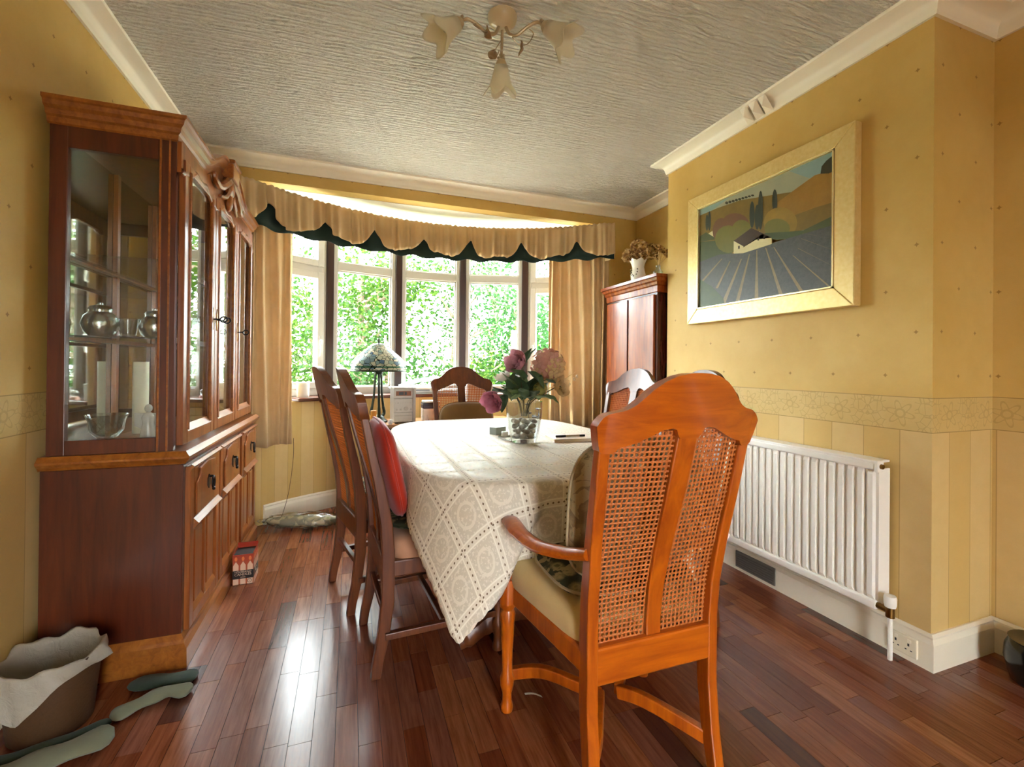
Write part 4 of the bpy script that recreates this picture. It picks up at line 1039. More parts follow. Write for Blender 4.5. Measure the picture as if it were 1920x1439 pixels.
pip = plain('pale piping', '#a89878', .8)
pillow('seat_cushion', 'flat floral tapestry cushion on the seat of the near armchair', tap, .42, .34, .045, place((.755, 1.205, .526), 0, pi / 2), piping=pip)
pillow('back_cushion', 'grey green tapestry cushion leaning on the back of the near armchair', tapg, .43, .39, .075, place((.755, 1.062, .742), 0, .10), piping=pip)
redm = fabric('red cushion cloth', '#b8321c', '#8f1f14', .6, 200)
pillow('red_cushion', 'plump red cushion on the chair beside the tablecloth', redm, .38, .38, .075, place((.142, 1.89, .725), math.radians(-85), .22))
pillow('seat_cushion', 'flat floral tapestry cushion under the red cushion', tap, .38, .38, .035, place((.32, 1.90, .521), math.radians(-85), pi / 2))
pillow('seat_cushion', 'flat floral tapestry cushion on the chair nearest the window lamp', tap, .38, .38, .035, place((.22, 2.405, .521), math.radians(-76), pi / 2))
pillow('brown_cushion', 'brown cushion on the armchair by the window', fabric('brown cushion cloth', '#7a5a30', '#5e4424', .8), .40, .34, .09, place((.795, 3.18, .690), 0, -.16))

# ---------------------------------------------------------------- things on the dining table
TT = CZ + .0012
vs_ = thing('glass_vase', 'clear glass vase holding pebbles and artificial flowers', 'vase', (.812, 2.085, TT))
MB().lathe([(.001, .0), (.058, 0), (.062, .004), (.068, .02), (.079, .07), (.087, .12), (.090, .17), (.0895, .200), (.0865, .200), (.086, .17), (.083, .12), (.075, .07), (.062, .022), (.001, .016)], 32).build('glass', W['vaseglass'], vs_, True, local=True)
pebm = [plain('pebble %d' % i, h, .5, var=.15, scale=20) for i, h in enumerate(['#8e7a66', '#a8947c', '#77675a', '#b9a68c'])]
rp = random.Random(3); n_p = 0; pebs = []
for lay_ in range(4):
    R0 = .040 + .004 * lay_; cnt = 6
    for q in range(cnt + 1):
        a_ = 2 * pi * q / cnt + lay_ * .5; rr_ = R0 if q < cnt else 0
        mb = MB().ell((0, 0, 0), (.0165 * rp.uniform(.85, 1.15), .0155 * rp.uniform(.85, 1.1), .012 * rp.uniform(.85, 1.1)), 10, 7)
        o = mb.build('pebble', pebm[rp.randrange(4)], None, True, local=True, ang=0); o.location = (.812 + rr_ * math.cos(a_), 2.085 + rr_ * math.sin(a_), TT + .031 + lay_ * .024)
        o.rotation_euler = (rp.uniform(-.3, .3), rp.uniform(-.3, .3), rp.uniform(0, 3)); tag(o, 'smooth brownish pebble inside the clear glass vase', 'pebble', 'pebbles in the glass vase')
leafm = [plain('dark leaf', '#42593a', .5, var=.2), plain('mid leaf', '#647a4a', .5, var=.2)]
stemm = plain('flower stem', '#4e4a2e', .6)
def petmat(nm, a, b):
    t = NT(nm); f = t.noise(t.co(), 40, 3); col = t.mix(f, rgb(a), rgb(b)); t.bsdf(col, .7, 0, .3)
    tr = t.n('BsdfTranslucent'); t.l(col, tr.inputs[0]); mx = t.n('MixShader'); mx.inputs[0].default_value = .3
    t.l(t.b.outputs[0], mx.inputs[1]); t.l(tr.outputs[0], mx.inputs[2]); t.l(mx.outputs[0], t.out.inputs[0]); return t.mat
P_pink = petmat('pink petal', '#b05a78', '#c98a96'); P_mauve = petmat('mauve petal', '#a8607a', '#d0a0a0'); P_cream = petmat('cream petal', '#dcc090', '#c9a673'); P_blush = petmat('blush petal', '#c88a80', '#d4a88e'); P_white = petmat('white petal', '#efe9dc', '#dcd6c8'); P_yel = petmat('yellow green petal', '#b8a860', '#8f9450')
def bloom_cup(mb, c, d, r, layers, rr):
    d = Vector(d).normalized(); a = d.cross(Vector((.3, .2, 1))).normalized(); b = d.cross(a); c = Vector(c)
    for L in range(layers):
        n = 5 + (L > 0); op = lerp(1.15, .35, L / max(1, layers - 1)); sz = r * lerp(1, .6, L / layers)
        for k in range(n):
            th = 2 * pi * k / n + L * .6 + rr.uniform(-.1, .1); e = a * math.cos(th) + b * math.sin(th); t_ = d.cross(e)
            def f(u, v):
                w_ = (u - .5) * sz * 1.25 * math.sin(pi * min(1, v * .75 + .12)) ; an = v * op * 1.3
                p = c + e * (sz * (math.sin(an) * .95 + .05)) + d * (sz * (1 - math.cos(an)) * .6 + v * sz * (1.0 - op * .6)) + t_ * w_ - e * (abs(u - .5) ** 2 * sz * .5)
                return tuple(p + d * .004 * math.sin(6 * u + k))
            mb.grid(f, 5, 6)
def leaf(mb, base, tip, wid, up=(0, 0, 1), droop=.02):
    base, tip = Vector(base), Vector(tip); d = tip - base; s = d.cross(Vector(up)); s = s.normalized() if s.length > 1e-5 else Vector((1, 0, 0)); n = s.cross(d).normalized()
    def f(u, v):
        w_ = wid * (math.sin(pi * v ** .8)) ** .8; return tuple(base + d * v + s * (u - .5) * w_ + n * (abs(u - .5) * w_ * .5 - droop * v * v + .002 * math.sin(14 * v)))
    mb.grid(f, 4, 10)
VB = Vector((.812, 2.085, TT))
def flower(nm, label, kind, end, dirv, r, mats, leaves=(), mid=None):
    f_ = thing(nm, label, 'flower', tuple(VB + Vector((0, 0, .125))))
    end = Vector(end) - VB; bt = Vector((end.x * .08, end.y * .08, .127)); md = Vector(mid) - VB if mid else Vector((end.x * .25, end.y * .25, .20))
    if abs(md.x) > .05 and not mid: md.x = math.copysign(.05, md.x)
    o_ = -Vector((0, 0, .125))
    MB().tube([p + o_ for p in catmull([bt, md, end], 6)], .0028, 6).build('stem', stemm, f_, True, local=True)
    mb = MB(); e = end + o_
    if kind == 'cup': bloom_cup(mb, e, dirv, r, 4, rp)
    elif kind == 'ball':
        for _ in range(46):
            d = Vector((rp.gauss(0, 1), rp.gauss(0, 1), rp.gauss(0, 1) + .3)).normalized(); p = e + d * r
            t1 = d.orthogonal().normalized(); t2 = d.cross(t1); an0 = rp.uniform(0, 6); mb.mi = rp.randrange(len(mats)) if len(mats) > 1 else 0
            if len(mats) > 1: mb.mi = 0 if (d.x * .7 - d.z * .8 + rp.uniform(-.4, .4)) < -.1 else 1
            for k in range(4):
                an_ = an0 + k * pi / 2; g = t1 * math.cos(an_) + t2 * math.sin(an_); h = d.cross(g); s = r * .42
                mb.add([p, p + g * s * .6 + h * s * .42 + d * s * .12, p + g * s + d * s * .2, p + g * s * .6 - h * s * .42 + d * s * .12], [(0, 1, 2), (0, 2, 3)])
        mb.ell(tuple(e), (r * .9, r * .9, r * .9), 10, 8)
    mb.build('bloom', mats, f_, True, local=True, ang=0)
    for q_ in range(4):
        a_ = rp.uniform(0, 6.28); rr_ = rp.uniform(.06, .11); z_ = rp.uniform(.205, .34); b_ = end * .45 + Vector((0, 0, .03)); b_.z = max(.205, min(b_.z, .30))
        leaves = list(leaves) + [(tuple(VB + b_), tuple(VB + Vector((b_.x + rr_ * math.cos(a_), b_.y + rr_ * math.sin(a_), z_ + .03))), rp.uniform(.05, .075), rp.randrange(2))]
    for (b_, t_, w_, mi) in leaves:
        mb = MB(); leaf(mb, Vector(b_) - VB + o_, Vector(t_) - VB + o_, w_); mb.build('leaf', leafm[mi], f_, True, local=True, ang=0)
    return f_
# positions on planes close to the vase
flower('pink_peony', 'pink artificial peony drooping low over the vase side towards the red cushion', 'cup', (.640, 2.02, .975), (-.6, -.5, -.35), .058, [P_pink], [((.70, 2.04, 1.00), (.615, 1.98, 1.015), .075, 0), ((.70, 2.05, .99), (.66, 1.99, .92), .05, 0)], mid=(.76, 2.07, .975))
flower('pink_peony', 'deep pink artificial peony among the upper leaves of the bouquet', 'cup', (.765, 2.03, 1.135), (-.7, -.4, .35), .062, [P_mauve], [((.79, 2.03, 1.06), (.70, 1.96, 1.13), .06, 0), ((.80, 2.02, 1.10), (.87, 1.95, 1.035), .085, 0)])
flower('hydrangea', 'pink and cream artificial hydrangea head in the bouquet', 'ball', (.935, 2.08, 1.130), (0, 0, 1), .080, [P_blush, P_cream], [((.90, 2.05, 1.06), (.98, 2.0, 1.04), .06, 0)])
flower('cream_rose', 'round cream artificial rose low in the bouquet beside the curtain', 'cup', (.965, 2.04, 1.025), (.5, -.75, .15), .056, [P_cream], [((.90, 2.05, .985), (.955, 1.98, .965), .045, 1)])
flower('white_flower', 'white artificial flower at the back of the bouquet', 'cup', (.735, 2.17, 1.055), (-.3, .2, .8), .045, [P_white], [((.75, 2.05, .965), (.695, 1.99, 1.035), .06, 1), ((.79, 2.02, .965), (.745, 1.95, 1.04), .055, 0)])
flower('filler_flower', 'small yellow green artificial flower in the middle of the bouquet', 'ball', (.865, 2.01, 1.015), (0, 0, 1), .032, [P_yel, P_cream], [((.83, 2.02, .97), (.80, 1.93, 1.03), .065, 0), ((.84, 2.02, .975), (.90, 1.93, .99), .05, 1)])
flower('leaf_spray', 'upright spray of dark leaves topping the bouquet', 'ball', (.815, 2.11, 1.15), (0, 0, 1), .008, [P_yel], [((.80, 2.10, 1.13), (.755, 2.06, 1.20), .05, 0), ((.82, 2.11, 1.14), (.835, 2.08, 1.225), .04, 0), ((.83, 2.11, 1.14), (.88, 2.12, 1.235), .028, 0), ((.82, 2.1, 1.06), (.75, 2.02, 1.09), .06, 0)])
tw = thing('pearl_twig', 'thin arching twig with clear beads reaching out of the bouquet', 'flower', tuple(VB + Vector((0, 0, .125))))
MB().tube(catmull([(.01, 0, .005), (.06, -.01, .10), (.16, -.03, .16), (.26, -.05, .225)], 5), .0016, 5).build('twig', dry[1], tw, True, local=True)
for q, p in enumerate([(.19, -.04, .12), (.225, -.045, .16), (.25, -.05, .185), (.265, -.05, .20), (.205, -.04, .15)]): MB().ell(p, (.007, .007, .009), 8, 6).build('bead', W['vaseglass'], tw, True, local=True)
bx_ = box(-.04, .04, -.025, .025, 0, .040).build('small_box', plain('grey green box', '#8f9b94', .5), None, bevel=.002, local=True); bx_.location = (.765, 2.36, TT); bx_.rotation_euler = (0, 0, .5); tag(bx_, 'little grey green cardboard box on the tablecloth behind the vase', 'box')
bx_ = MB().lathe([(.001, 0), (.018, 0), (.018, .024), (.016, .026), (.001, .026)], 16).build('tealight_cup', plain('ribbed clear plastic', '#c9ccc8', .15, .3), None, True, local=True); bx_.location = (.775, 2.27, TT); tag(bx_, 'small shiny tealight cup between the grey box and the vase', 'tealight')
nb = thing('notebook', 'closed notebook with cream pages lying on the tablecloth', 'notebook', (1.06, 2.08, TT), -.10)
box(-.105, .105, -.075, .075, .002, .014).build('pages', plain('cream paper', '#efe6d4', .7), nb, local=True)
box(-.108, .108, -.078, .078, .014, .0165).build('cover', plain('pink white cover', '#e6d4c8', .4), nb, local=True, bevel=.001); box(-.108, .108, -.078, .078, 0, .002).build('back_cover', plain('pink white back cover', '#dcc8bc', .4), nb, local=True)
pn = thing('pen', 'black and silver ballpoint pen lying on the notebook', 'pen', (1.06, 2.06, TT + .0220), -.06)
MB().tube([(-.07, 0, 0), (.06, 0, 0)], .005, 10).build('barrel', plain('pen metal', '#c8b8a4', .25, .8), pn, True, local=True); MB().tube([(-.085, 0, 0), (-.082, 0, 0), (-.03, 0, 0)], [.003, .0054, .0054], 10).build('cap', W['black'], pn, True, local=True); MB().tube([(.045, 0, 0), (.075, 0, 0)], .0053, 10).build('end_plug', W['black'], pn, True, local=True)
#__PART4__
# ---------------------------------------------------------------- side table under the window and what stands on it
st = thing('side_table', 'low wooden side table standing in the bow window', 'table', (.72, 3.64, 0))
sx0, sx1, sy0, sy1, SZ = .17, 1.30, 3.44, 3.86, .68
box(sx0, sx1, sy0, sy1, SZ - .025, SZ).build('table_top', wood('light oak', '#8a5a30', '#b07c48', .4, 'x'), st, bevel=.004)
box(sx0 + .03, sx1 - .03, sy0 + .03, sy1 - .03, SZ - .085, SZ - .025).build('apron', W['chaird'], st)
for xx in (sx0 + .05, sx1 - .05):
    for yy in (sy0 + .05, sy1 - .05): MB().tube([(xx, yy, 0), (xx, yy, SZ - .03)], [.016, .024], 8).build('leg', W['chaird'], st, True)
lm = thing('table_lamp', 'stained glass table lamp with dark branching base by the window', 'lamp', (.205, 3.66, SZ))
def stained():
    t = NT('leaded glass'); co = t.co(); sp = t.n('SeparateXYZ'); t.l(co, sp.inputs[0])
    an = t.m('ARCTAN2', sp.outputs[1], sp.outputs[0]); cv = t.n('CombineXYZ'); t.l(t.m('MULTIPLY', an, 3.4), cv.inputs[0]); t.l(t.m('MULTIPLY', sp.outputs[2], 28.0), cv.inputs[1])
    v = t.n('TexVoronoi', feature='DISTANCE_TO_EDGE'); v.inputs['Scale'].default_value = 1.6; t.l(cv.outputs[0], v.inputs[0])
    v2 = t.n('TexVoronoi'); v2.inputs['Scale'].default_value = 1.6; t.l(cv.outputs[0], v2.inputs[0]); sc = t.n('SeparateColor'); t.l(v2.outputs['Color'], sc.inputs[0])
    col = t.ramp(sc.outputs[0], [(.0, rgb('#dcd6ba')), (.6, rgb('#ccd0b8')), (.74, rgb('#a4bcae')), (.86, rgb('#86a2a4')), (.95, rgb('#5f7c98')), (1, rgb('#8fae7c'))])
    lead = t.m('LESS_THAN', v.outputs[0], .04)
    bnd = t.m('LESS_THAN', t.m('ABSOLUTE', t.m('SUBTRACT', sp.outputs[2], .428)), .006); col = t.mix(bnd, col, rgb('#3f7a5c'))
    b = t.n('BsdfPrincipled'); t.l(t.mix(lead, col, rgb('#1d2a22')), b.inputs['Base Color']); b.inputs['Roughness'].default_value = .25
    tr = t.n('BsdfTranslucent'); t.l(t.mix(lead, col, (0, 0, 0, 1)), tr.inputs[0]); mx = t.n('MixShader'); mx.inputs[0].default_value = .5
    t.l(b.outputs[0], mx.inputs[1]); t.l(tr.outputs[0], mx.inputs[2]); t.l(mx.outputs[0], t.out.inputs[0]); return t.mat
shp = [(.206, .395), (.208, .41), (.207, .44), (.195, .47), (.165, .505), (.125, .54), (.088, .572), (.062, .592), (.058, .598)]
MB().lathe(shp, 36, cap=False).build('shade', stained(), lm, True, local=True, solid=.003)
br = plain('green bronze', '#2a2f22', .4, .7)
MB().lathe([(.058, .596), (.058, .602), (.02, .612), (.008, .616), (.008, .63), (.011, .636), (.006, .648), (.001, .655)], 16).build('finial_cap', br, lm, True, local=True)
MB().lathe([(.209, .393), (.211, .399), (.209, .405)], 36, cap=False).build('rim', br, lm, True, local=True)
MB().lathe([(.001, 0), (.072, 0), (.076, .01), (.055, .022), (.045, .04), (.03, .05), (.001, .055)], 20).build('foot', br, lm, True, local=True)
for q in range(3):
    a_ = 2 * pi * q / 3 + .6; c_, s_ = math.cos(a_), math.sin(a_)
    MB().tube(catmull([(c_ * .012, s_ * .012, .40), (c_ * .026, s_ * .026, .36), (c_ * .034, s_ * .034, .22), (c_ * .048, s_ * .048, .12), (c_ * .058, s_ * .058, .07), (c_ * .04, s_ * .04, .04)], 5), [.010] * 6 + [.009] * 5 + [.010] * 5 + [.012] * 5 + [.013] * 5, 8).build('stem_leg', br, lm, True, local=True)
MB().lathe([(.03, .37), (.034, .39), (.026, .41), (.012, .43), (.012, .60)], 14).build('socket', br, lm, True, local=True)
amb = thing('amber_candle', 'amber pillar candle beside the stained glass lamp', 'candle', (.165, 3.52, SZ))
MB().lathe([(.001, 0), (.022, 0), (.022, .10), (.018, .104), (.001, .102)], 16).build('wax', plain('amber wax', '#d08a2c', .4), amb, True, local=True); MB().tube([(0, 0, .10), (.002, 0, .114)], .0012, 5).build('wick', W['black'], amb, local=True)
hf = thing('hifi_unit', 'silver stacked mini hi-fi unit on the side table', 'stereo', (.385, 3.60, SZ), .06)
hm_ = plain('silver grey plastic', '#8f867c', .35, .3); hl = plain('light silver panel', '#a0968b', .3, .4)
box(-.082, .082, -.10, .10, .012, .268).build('casing', hm_, hf, local=True, bevel=.004); box(-.084, .084, -.102, .10, .268, .276).build('top_plate', plain('white top', '#efece6', .3), hf, local=True, bevel=.003)
for (za, zb2) in ((.195, .265), (.088, .19), (.014, .083)): box(-.081, .058, -.106, -.10, za, zb2).build('front_panel', hl, hf, local=True, bevel=.002)
box(.060, .081, -.106, -.10, .014, .265).build('side_strip', hm_, hf, local=True, bevel=.002)
box(-.068, .045, -.1085, -.106, .212, .248).build('display', plain('display bezel', '#7a4a34', .2), hf, local=True, bevel=.002)
for (xa, xb) in ((-.046, -.012), (-.004, .012)): box(xa, xb, -.1095, -.1085, .219, .241).build('display_window', W['black'], hf, local=True)
for xx, zz, r_ in ((.008, .115, .016), (-.062, .108, .008), (-.032, .108, .008), (.046, .108, .007)): MB().tube([(xx, -.106, zz), (xx, -.114, zz)], r_, 16).build('knob', hm_, hf, True, local=True)
for q in range(7): MB().tube([(-.07 + .018 * q, -.106, .158), (-.07 + .018 * q, -.108, .158)], .003, 8).build('button', W['black'] if q == 1 else hm_, hf, local=True)
box(-.075, .05, -.1075, -.106, .058, .066).build('disc_tray', hm_, hf, local=True)
for xx in (-.06, .06): box(xx - .012, xx + .012, -.09, .09, 0, .012).build('foot', W['black'], hf, local=True)
tn_ = thing('storage_tin', 'decorated storage tin with dark lid on the side table', 'tin', (.60, 3.60, SZ))
box(-.065, .065, -.055, .055, 0, .105).build('body', floral('printed tin', '#c8bcae', '#8a6a5c', '#5f6a6c', '#d8cec0'), tn_, local=True, bevel=.008); box(-.067, .067, -.057, .057, .105, .13).build('lid', plain('navy lid', '#2b2f40', .3), tn_, local=True, bevel=.006)
for q in range(3):
    o = box(-.068 + .004 * q, .06 + .003 * q, -.055, .055, 0, .011).build('disc_case', plain('disc case %d' % q, ['#3a4450', '#22262c', '#d9e4dc'][q], .25), None, local=True, bevel=.001); o.location = (.60, 3.60, SZ + .1305 + .0113 * q); tag(o, ['dark blue disc case lying directly on the storage tin', 'black disc case in the middle of the stack on the storage tin', 'white disc case on top of the stack on the storage tin'][q], 'disc case')
tis = MB().ell((0, 0, .02), (.04, .03, .02), 12, 8, lambda d: 1 + .18 * math.sin(9 * d.x + 4 * d.z) * math.cos(8 * d.y)).build('crumpled_tissue', plain('white tissue', '#e9ecec', .8), None, True, local=True); tis.location = (.285, 3.475, SZ); tis.scale = (.5, .6, 1); tag(tis, 'crumpled white tissue between the lamp and the hi-fi', 'tissue')
# clutter on the sill
SI = .872
x_, y_ = arcp(2.02, -31.0); mg = thing('white_pot', 'plain white ceramic pot on the window sill by the curtain', 'pot', (x_, y_, SI))
MB().lathe([(.001, 0), (.040, 0), (.044, .006), (.046, .108), (.043, .108), (.041, .01), (.001, .008)], 24).build('body', plain('white ceramic', '#e9e6dc', .3), mg, True, local=True)
x_, y_ = arcp(2.02, -26.8); tk = thing('snow_globe', 'little glass trinket globe on the window sill', 'ornament', (x_, y_, SI))
MB().lathe([(.001, 0), (.026, 0), (.024, .018), (.001, .018)], 16).build('base', plain('pink base', '#c9a09a', .4), tk, True, local=True); MB().ell((0, 0, .040), (.025, .025, .025)).build('globe', W['vaseglass'], tk, True, local=True)
rs = random.Random(9)
mg_c = ['#9aa6a8', '#c9d2d4', '#6f7f8c', '#d8d4c4', '#a9b8c2', '#8c9488', '#e2e6e6']
for q in range(7):
    a_ = -4.5 + rs.uniform(-1, 1) if q < 4 else 6.2 + rs.uniform(-1, 1); x_, y_ = arcp(2.03, a_); k_ = q if q < 4 else q - 4
    o = box(-.15, .15, -.10, .10, 0, .013).build('magazine', plain('magazine cover %d' % q, mg_c[q], .3), None, local=True, bevel=.001); o.location = (x_, y_, SI + .0005 + .0135 * k_); o.rotation_euler = (0, 0, rs.uniform(-.15, .15))
    tag(o, ['grey magazine at the bottom of the sill pile behind the hi-fi', 'pale magazine second from the bottom of the sill pile behind the hi-fi', 'slate blue magazine third up in the sill pile behind the hi-fi', 'buff magazine on top of the sill pile behind the hi-fi', 'light blue magazine at the bottom of the sill pile behind the armchair', 'green grey magazine in the middle of the sill pile behind the armchair', 'white magazine on top of the sill pile behind the armchair'][q], 'magazine')
def sheet(nm, label, a_, w_, h_, mat, seed):
    x_, y_ = arcp(2.03, a_); r2 = random.Random(seed); p1, p2 = r2.uniform(0, 6), r2.uniform(0, 6)
    def f(u, v): return (x_ + (u - .5) * w_, y_ - .09 + .17 * v, SI + .058 + h_ * u + .014 * math.sin(7 * u + p1) * math.sin(5 * v + p2) + .010 * math.sin(15 * u * v + p1) + .014)
    return tag(MB().grid(f, 16, 10).build(nm, mat, None, True, ang=0, solid=.002), label, 'bag')
plast = glassmat('clear plastic wrap', (.94, .96, .97, 1), 1.5, .12, 2)
sheet('plastic_wallet', 'shiny blue white plastic wallet sloping up on the sill pile of magazines', -3.6, .34, .075, plain('blue white plastic', '#c2d4de', .12), 2)
sheet('plastic_bag', 'crumpled clear plastic bag on the sill above the hi-fi', -9.6, .11, -.055, plast, 5)
cd = thing('candle_stand', 'black iron stand with several small candle cups near the right curtain', 'candle holder', (1.43, 3.47, 0))
mb = MB().lathe([(.09, 0), (.09, .008), (.02, .02), (.008, .03)], 16); mb.tube([(0, 0, .02), (0, 0, .72)], .007, 8); mb.build('stand', W['iron'], cd, True, local=True)
for q, (dx, dy, hz) in enumerate([(-.05, -.02, .80), (.04, -.03, .76), (.06, .03, .68), (-.02, .05, .72), (.0, -.05, .70)]):
    MB().tube(catmull([(0, 0, .55 + .02 * q), (dx * .7, dy * .7, .60 + .02 * q), (dx, dy, hz)], 5), .004, 6).build('branch', W['iron'], cd, True, local=True); MB().lathe([(.001, 0), (.012, .002), (.030, .012), (.031, .016), (.001, .010)], 14, (dx, dy, hz)).build('cup', W['iron'], cd, True, local=True)
wbx = box(-.11, .11, -.06, .06, 0, .30).build('white_box', plain('white card', '#e6e2d6', .5), None, local=True, bevel=.003); wbx.location = (1.02, 3.70, SZ); tag(wbx, 'tall white cardboard box on the side table behind the flowers', 'box')
pt = thing('potted_plant', 'small green potted plant on the floor by the right curtain', 'plant', (1.60, 3.36, 0))
MB().lathe([(.001, 0), (.07, 0), (.09, .36), (.095, .40), (.085, .40), (.08, .36), (.001, .36)], 18).build('pot', plain('grey plant stand', '#6a6a60', .5), pt, True, local=True)
for q in range(22):
    a_ = rs.uniform(0, 6.28); l_ = rs.uniform(.12, .26); mb = MB(); leaf(mb, (0, 0, .37), (math.cos(a_) * l_ * .35, math.sin(a_) * l_ * .35, .37 + l_), .028, droop=.02); mb.build('leaf', leafm[q % 2], pt, True, local=True, ang=0)

# ---------------------------------------------------------------- ceiling light
ch = thing('ceiling_light', 'three armed ceiling light with frosted flower shades', 'ceiling light', (.567, 1.742, ZC))
chm = plain('pale rose metal', '#b09a78', .35, .3); frost = NT('frosted glass'); frost.bsdf(rgb('#ece4cc'), .35, 0, .5, **{'Transmission Weight': 0.0}); tr = frost.n('BsdfTranslucent'); tr.inputs[0].default_value = rgb('#efe7cf'); mx = frost.n('MixShader'); mx.inputs[0].default_value = .4; frost.l(frost.b.outputs[0], mx.inputs[1]); frost.l(tr.outputs[0], mx.inputs[2]); frost.l(mx.outputs[0], frost.out.inputs[0])
MB().lathe([(.060, 0), (.061, -.006), (.056, -.022), (.040, -.038), (.018, -.046), (.001, -.048)], 24).build('rose', plain('rose enamel', '#cdbb94', .3), ch, True, local=True)
for q, dg in enumerate((178, -32, 73)):
    a_ = math.radians(dg); c_, s_ = math.cos(a_), math.sin(a_)
    def L(r, z, t=0): return (c_ * r - s_ * t, s_ * r + c_ * t, z)
    armo = MB().tube(catmull([L(.015, -.045), L(.03, -.075), L(.06, -.085), L(.10, -.06), L(.14, -.045), L(.165, -.055)], 6), .0065, 8).build('arm', chm, ch, True, local=True)
    MB().tube(catmull([L(.03, -.07, .0), L(.06, -.10, .03), L(.10, -.10, .035), L(.125, -.075, .02), L(.11, -.06, .01)], 5), .002, 5).build('tendril', chm, armo, True, local=True)
    mb = MB(); leaf(mb, L(.07, -.085, .03), L(.075, -.135, .05), .04, up=(c_, s_, .2)); mb.build('leaf', plain('rose leaf', '#9a7c58', .4), armo, True, local=True, ang=0, solid=.002)
    mb = MB()
    for k_ in range(5): mb.ell(L(.165 + .004 * math.cos(k_ * 1.256), -.055 + .012 * math.sin(k_ * 1.256), .012 * math.cos(k_ * 1.256)), (.007, .007, .007), 6, 5)
    mb.build('calyx', chm, armo, True, local=True)
    til = math.radians(52 if q < 2 else 22)
    base = Vector(L(.168, -.06)); axis = Vector((c_ * math.sin(til), s_ * math.sin(til), -math.cos(til))); rotm = axis.to_track_quat('Z', 'Y').to_matrix().to_4x4()
    cp = MB().lathe([(.001, 0), (.016, .0), (.024, .014), (.031, .035), (.029, .035), (.02, .014), (.001, .004)], 20).xf(Matrix.Translation(base) @ rotm).build('lamp_cup', plain('shade collar', '#c2ac82', .35), ch, True, local=True)
    sh = MB().lathe([(.027, .022), (.034, .05), (.042, .08), (.052, .105), (.066, .124), (.072, .130)], 50, cap=False, wob=lambda r, z, a: (r * (1 + (.13 * math.cos(5 * a) * sm(.08, .13, z))), .016 * math.cos(5 * a) * sm(.08, .13, z))).xf(Matrix.Translation(base) @ rotm)
    sh.build('flower_shade', frost.mat, ch, True, local=True, ang=0, solid=.003)
    MB().ell((0, 0, .06), (.018, .018, .028)).xf(Matrix.Translation(base) @ rotm).build('bulb', plain('clear bulb', '#e9e6d8', .1), ch, True, local=True)

# ---------------------------------------------------------------- floor things on the cabinet side
bn = thing('waste_bin', 'brown waste bin lined with a white plastic bag beside the cabinet', 'bin', (-.862, 1.80, 0))
MB().lathe([(.001, .004), (.095, 0), (.098, .004), (.118, .215), (.114, .215), (.094, .01), (.001, .008)], 28).build('bin_body', plain('brown wicker plastic', '#4c3119', .6, var=.2, scale=120, bs=.3), bn, True, local=True)
bagm = NT('white bin bag'); bagm.bsdf(rgb('#bfb8a8'), .35, 0, .5, bump=bagm.noise(bagm.co(), 30, 4, .6, 1), bs=.6, bd=.01); tr = bagm.n('BsdfTranslucent'); tr.inputs[0].default_value = rgb('#cfc6b6'); mx = bagm.n('MixShader'); mx.inputs[0].default_value = .35; bagm.l(bagm.b.outputs[0], mx.inputs[1]); bagm.l(tr.outputs[0], mx.inputs[2]); bagm.l(mx.outputs[0], bagm.out.inputs[0])
def bagf(u, v):
    a = 2 * pi * u; n_ = .012 * math.sin(5 * a + 1) + .008 * math.sin(11 * a + 6 * v)
    low = .012 + .07 * (max(0, math.cos(a + 1.9)) ** 6) + .018 * math.sin(3 * a)
    prof = [(0, .132, .19 - low), (.35, .128, .205), (.5, .122, .228), (.62, .112, .222), (1, .092, .10)]
    r = interp(v, [(p[0], p[1]) for p in prof]); z = interp(v, [(p[0], p[2]) for p in prof])
    return ((r + n_ * (1 - v) * .7) * math.cos(a), (r + n_ * (1 - v) * .7) * math.sin(a), z + n_ * .6)
MB().grid(bagf, 60, 18, True).build('bag_liner', bagm.mat, bn, True, local=True, ang=0)
MB().lathe([(.001, .10), (.092, .10)], 20, cap=False).build('liner_bottom', bagm.mat, bn, local=True)
gcl = fabric('grey green blanket', '#7a7b64', '#5d5f4c', .9, 60, bs=.6); gcd = fabric('dark green blanket', '#3c4a3e', '#2c382f', .9, 120)
def roll(nm, label, pts, r, mat, fl_=.75):
    p = catmull(pts, 6); n = len(p)
    return tag(MB().tube(p, [r * (.9 + .12 * math.sin(i * .9)) * min(1, .45 + .4 * i, .45 + .4 * (n - 1 - i)) for i in range(n)], 12, sq=(1, fl_)).build(nm, mat, None, True), label, 'cloth')
roll('rolled_cloth', 'pale grey green rolled cloth lying in front of the cabinet plinth', [(-.50, 1.810, .016), (-.57, 1.825, .018), (-.635, 1.795, .016), (-.695, 1.75, .016)], .032, gcl, .5)
roll('rolled_cloth', 'dark green rolled cloth tucked against the cabinet plinth', [(-.505, 1.895, .012), (-.60, 1.905, .012), (-.71, 1.915, .012)], .040, gcd, .28)
roll('rolled_cloth', 'long grey green rolled cloth running along the floor in front of the waste bin', [(-.655, 1.675, .020), (-.76, 1.630, .020), (-.86, 1.595, .020), (-.97, 1.57, .020)], .050, gcl, .38)
roll('rolled_cloth', 'thin dark rolled cloth lying behind the long grey green roll', [(-.69, 1.745, .010), (-.78, 1.705, .010), (-.88, 1.675, .010), (-.97, 1.66, .010)], .024, gcd, .35)
cb = thing('candle_box', 'open orange and black box of household candles on the floor', 'box', (-.506, 2.69, 0), 0)
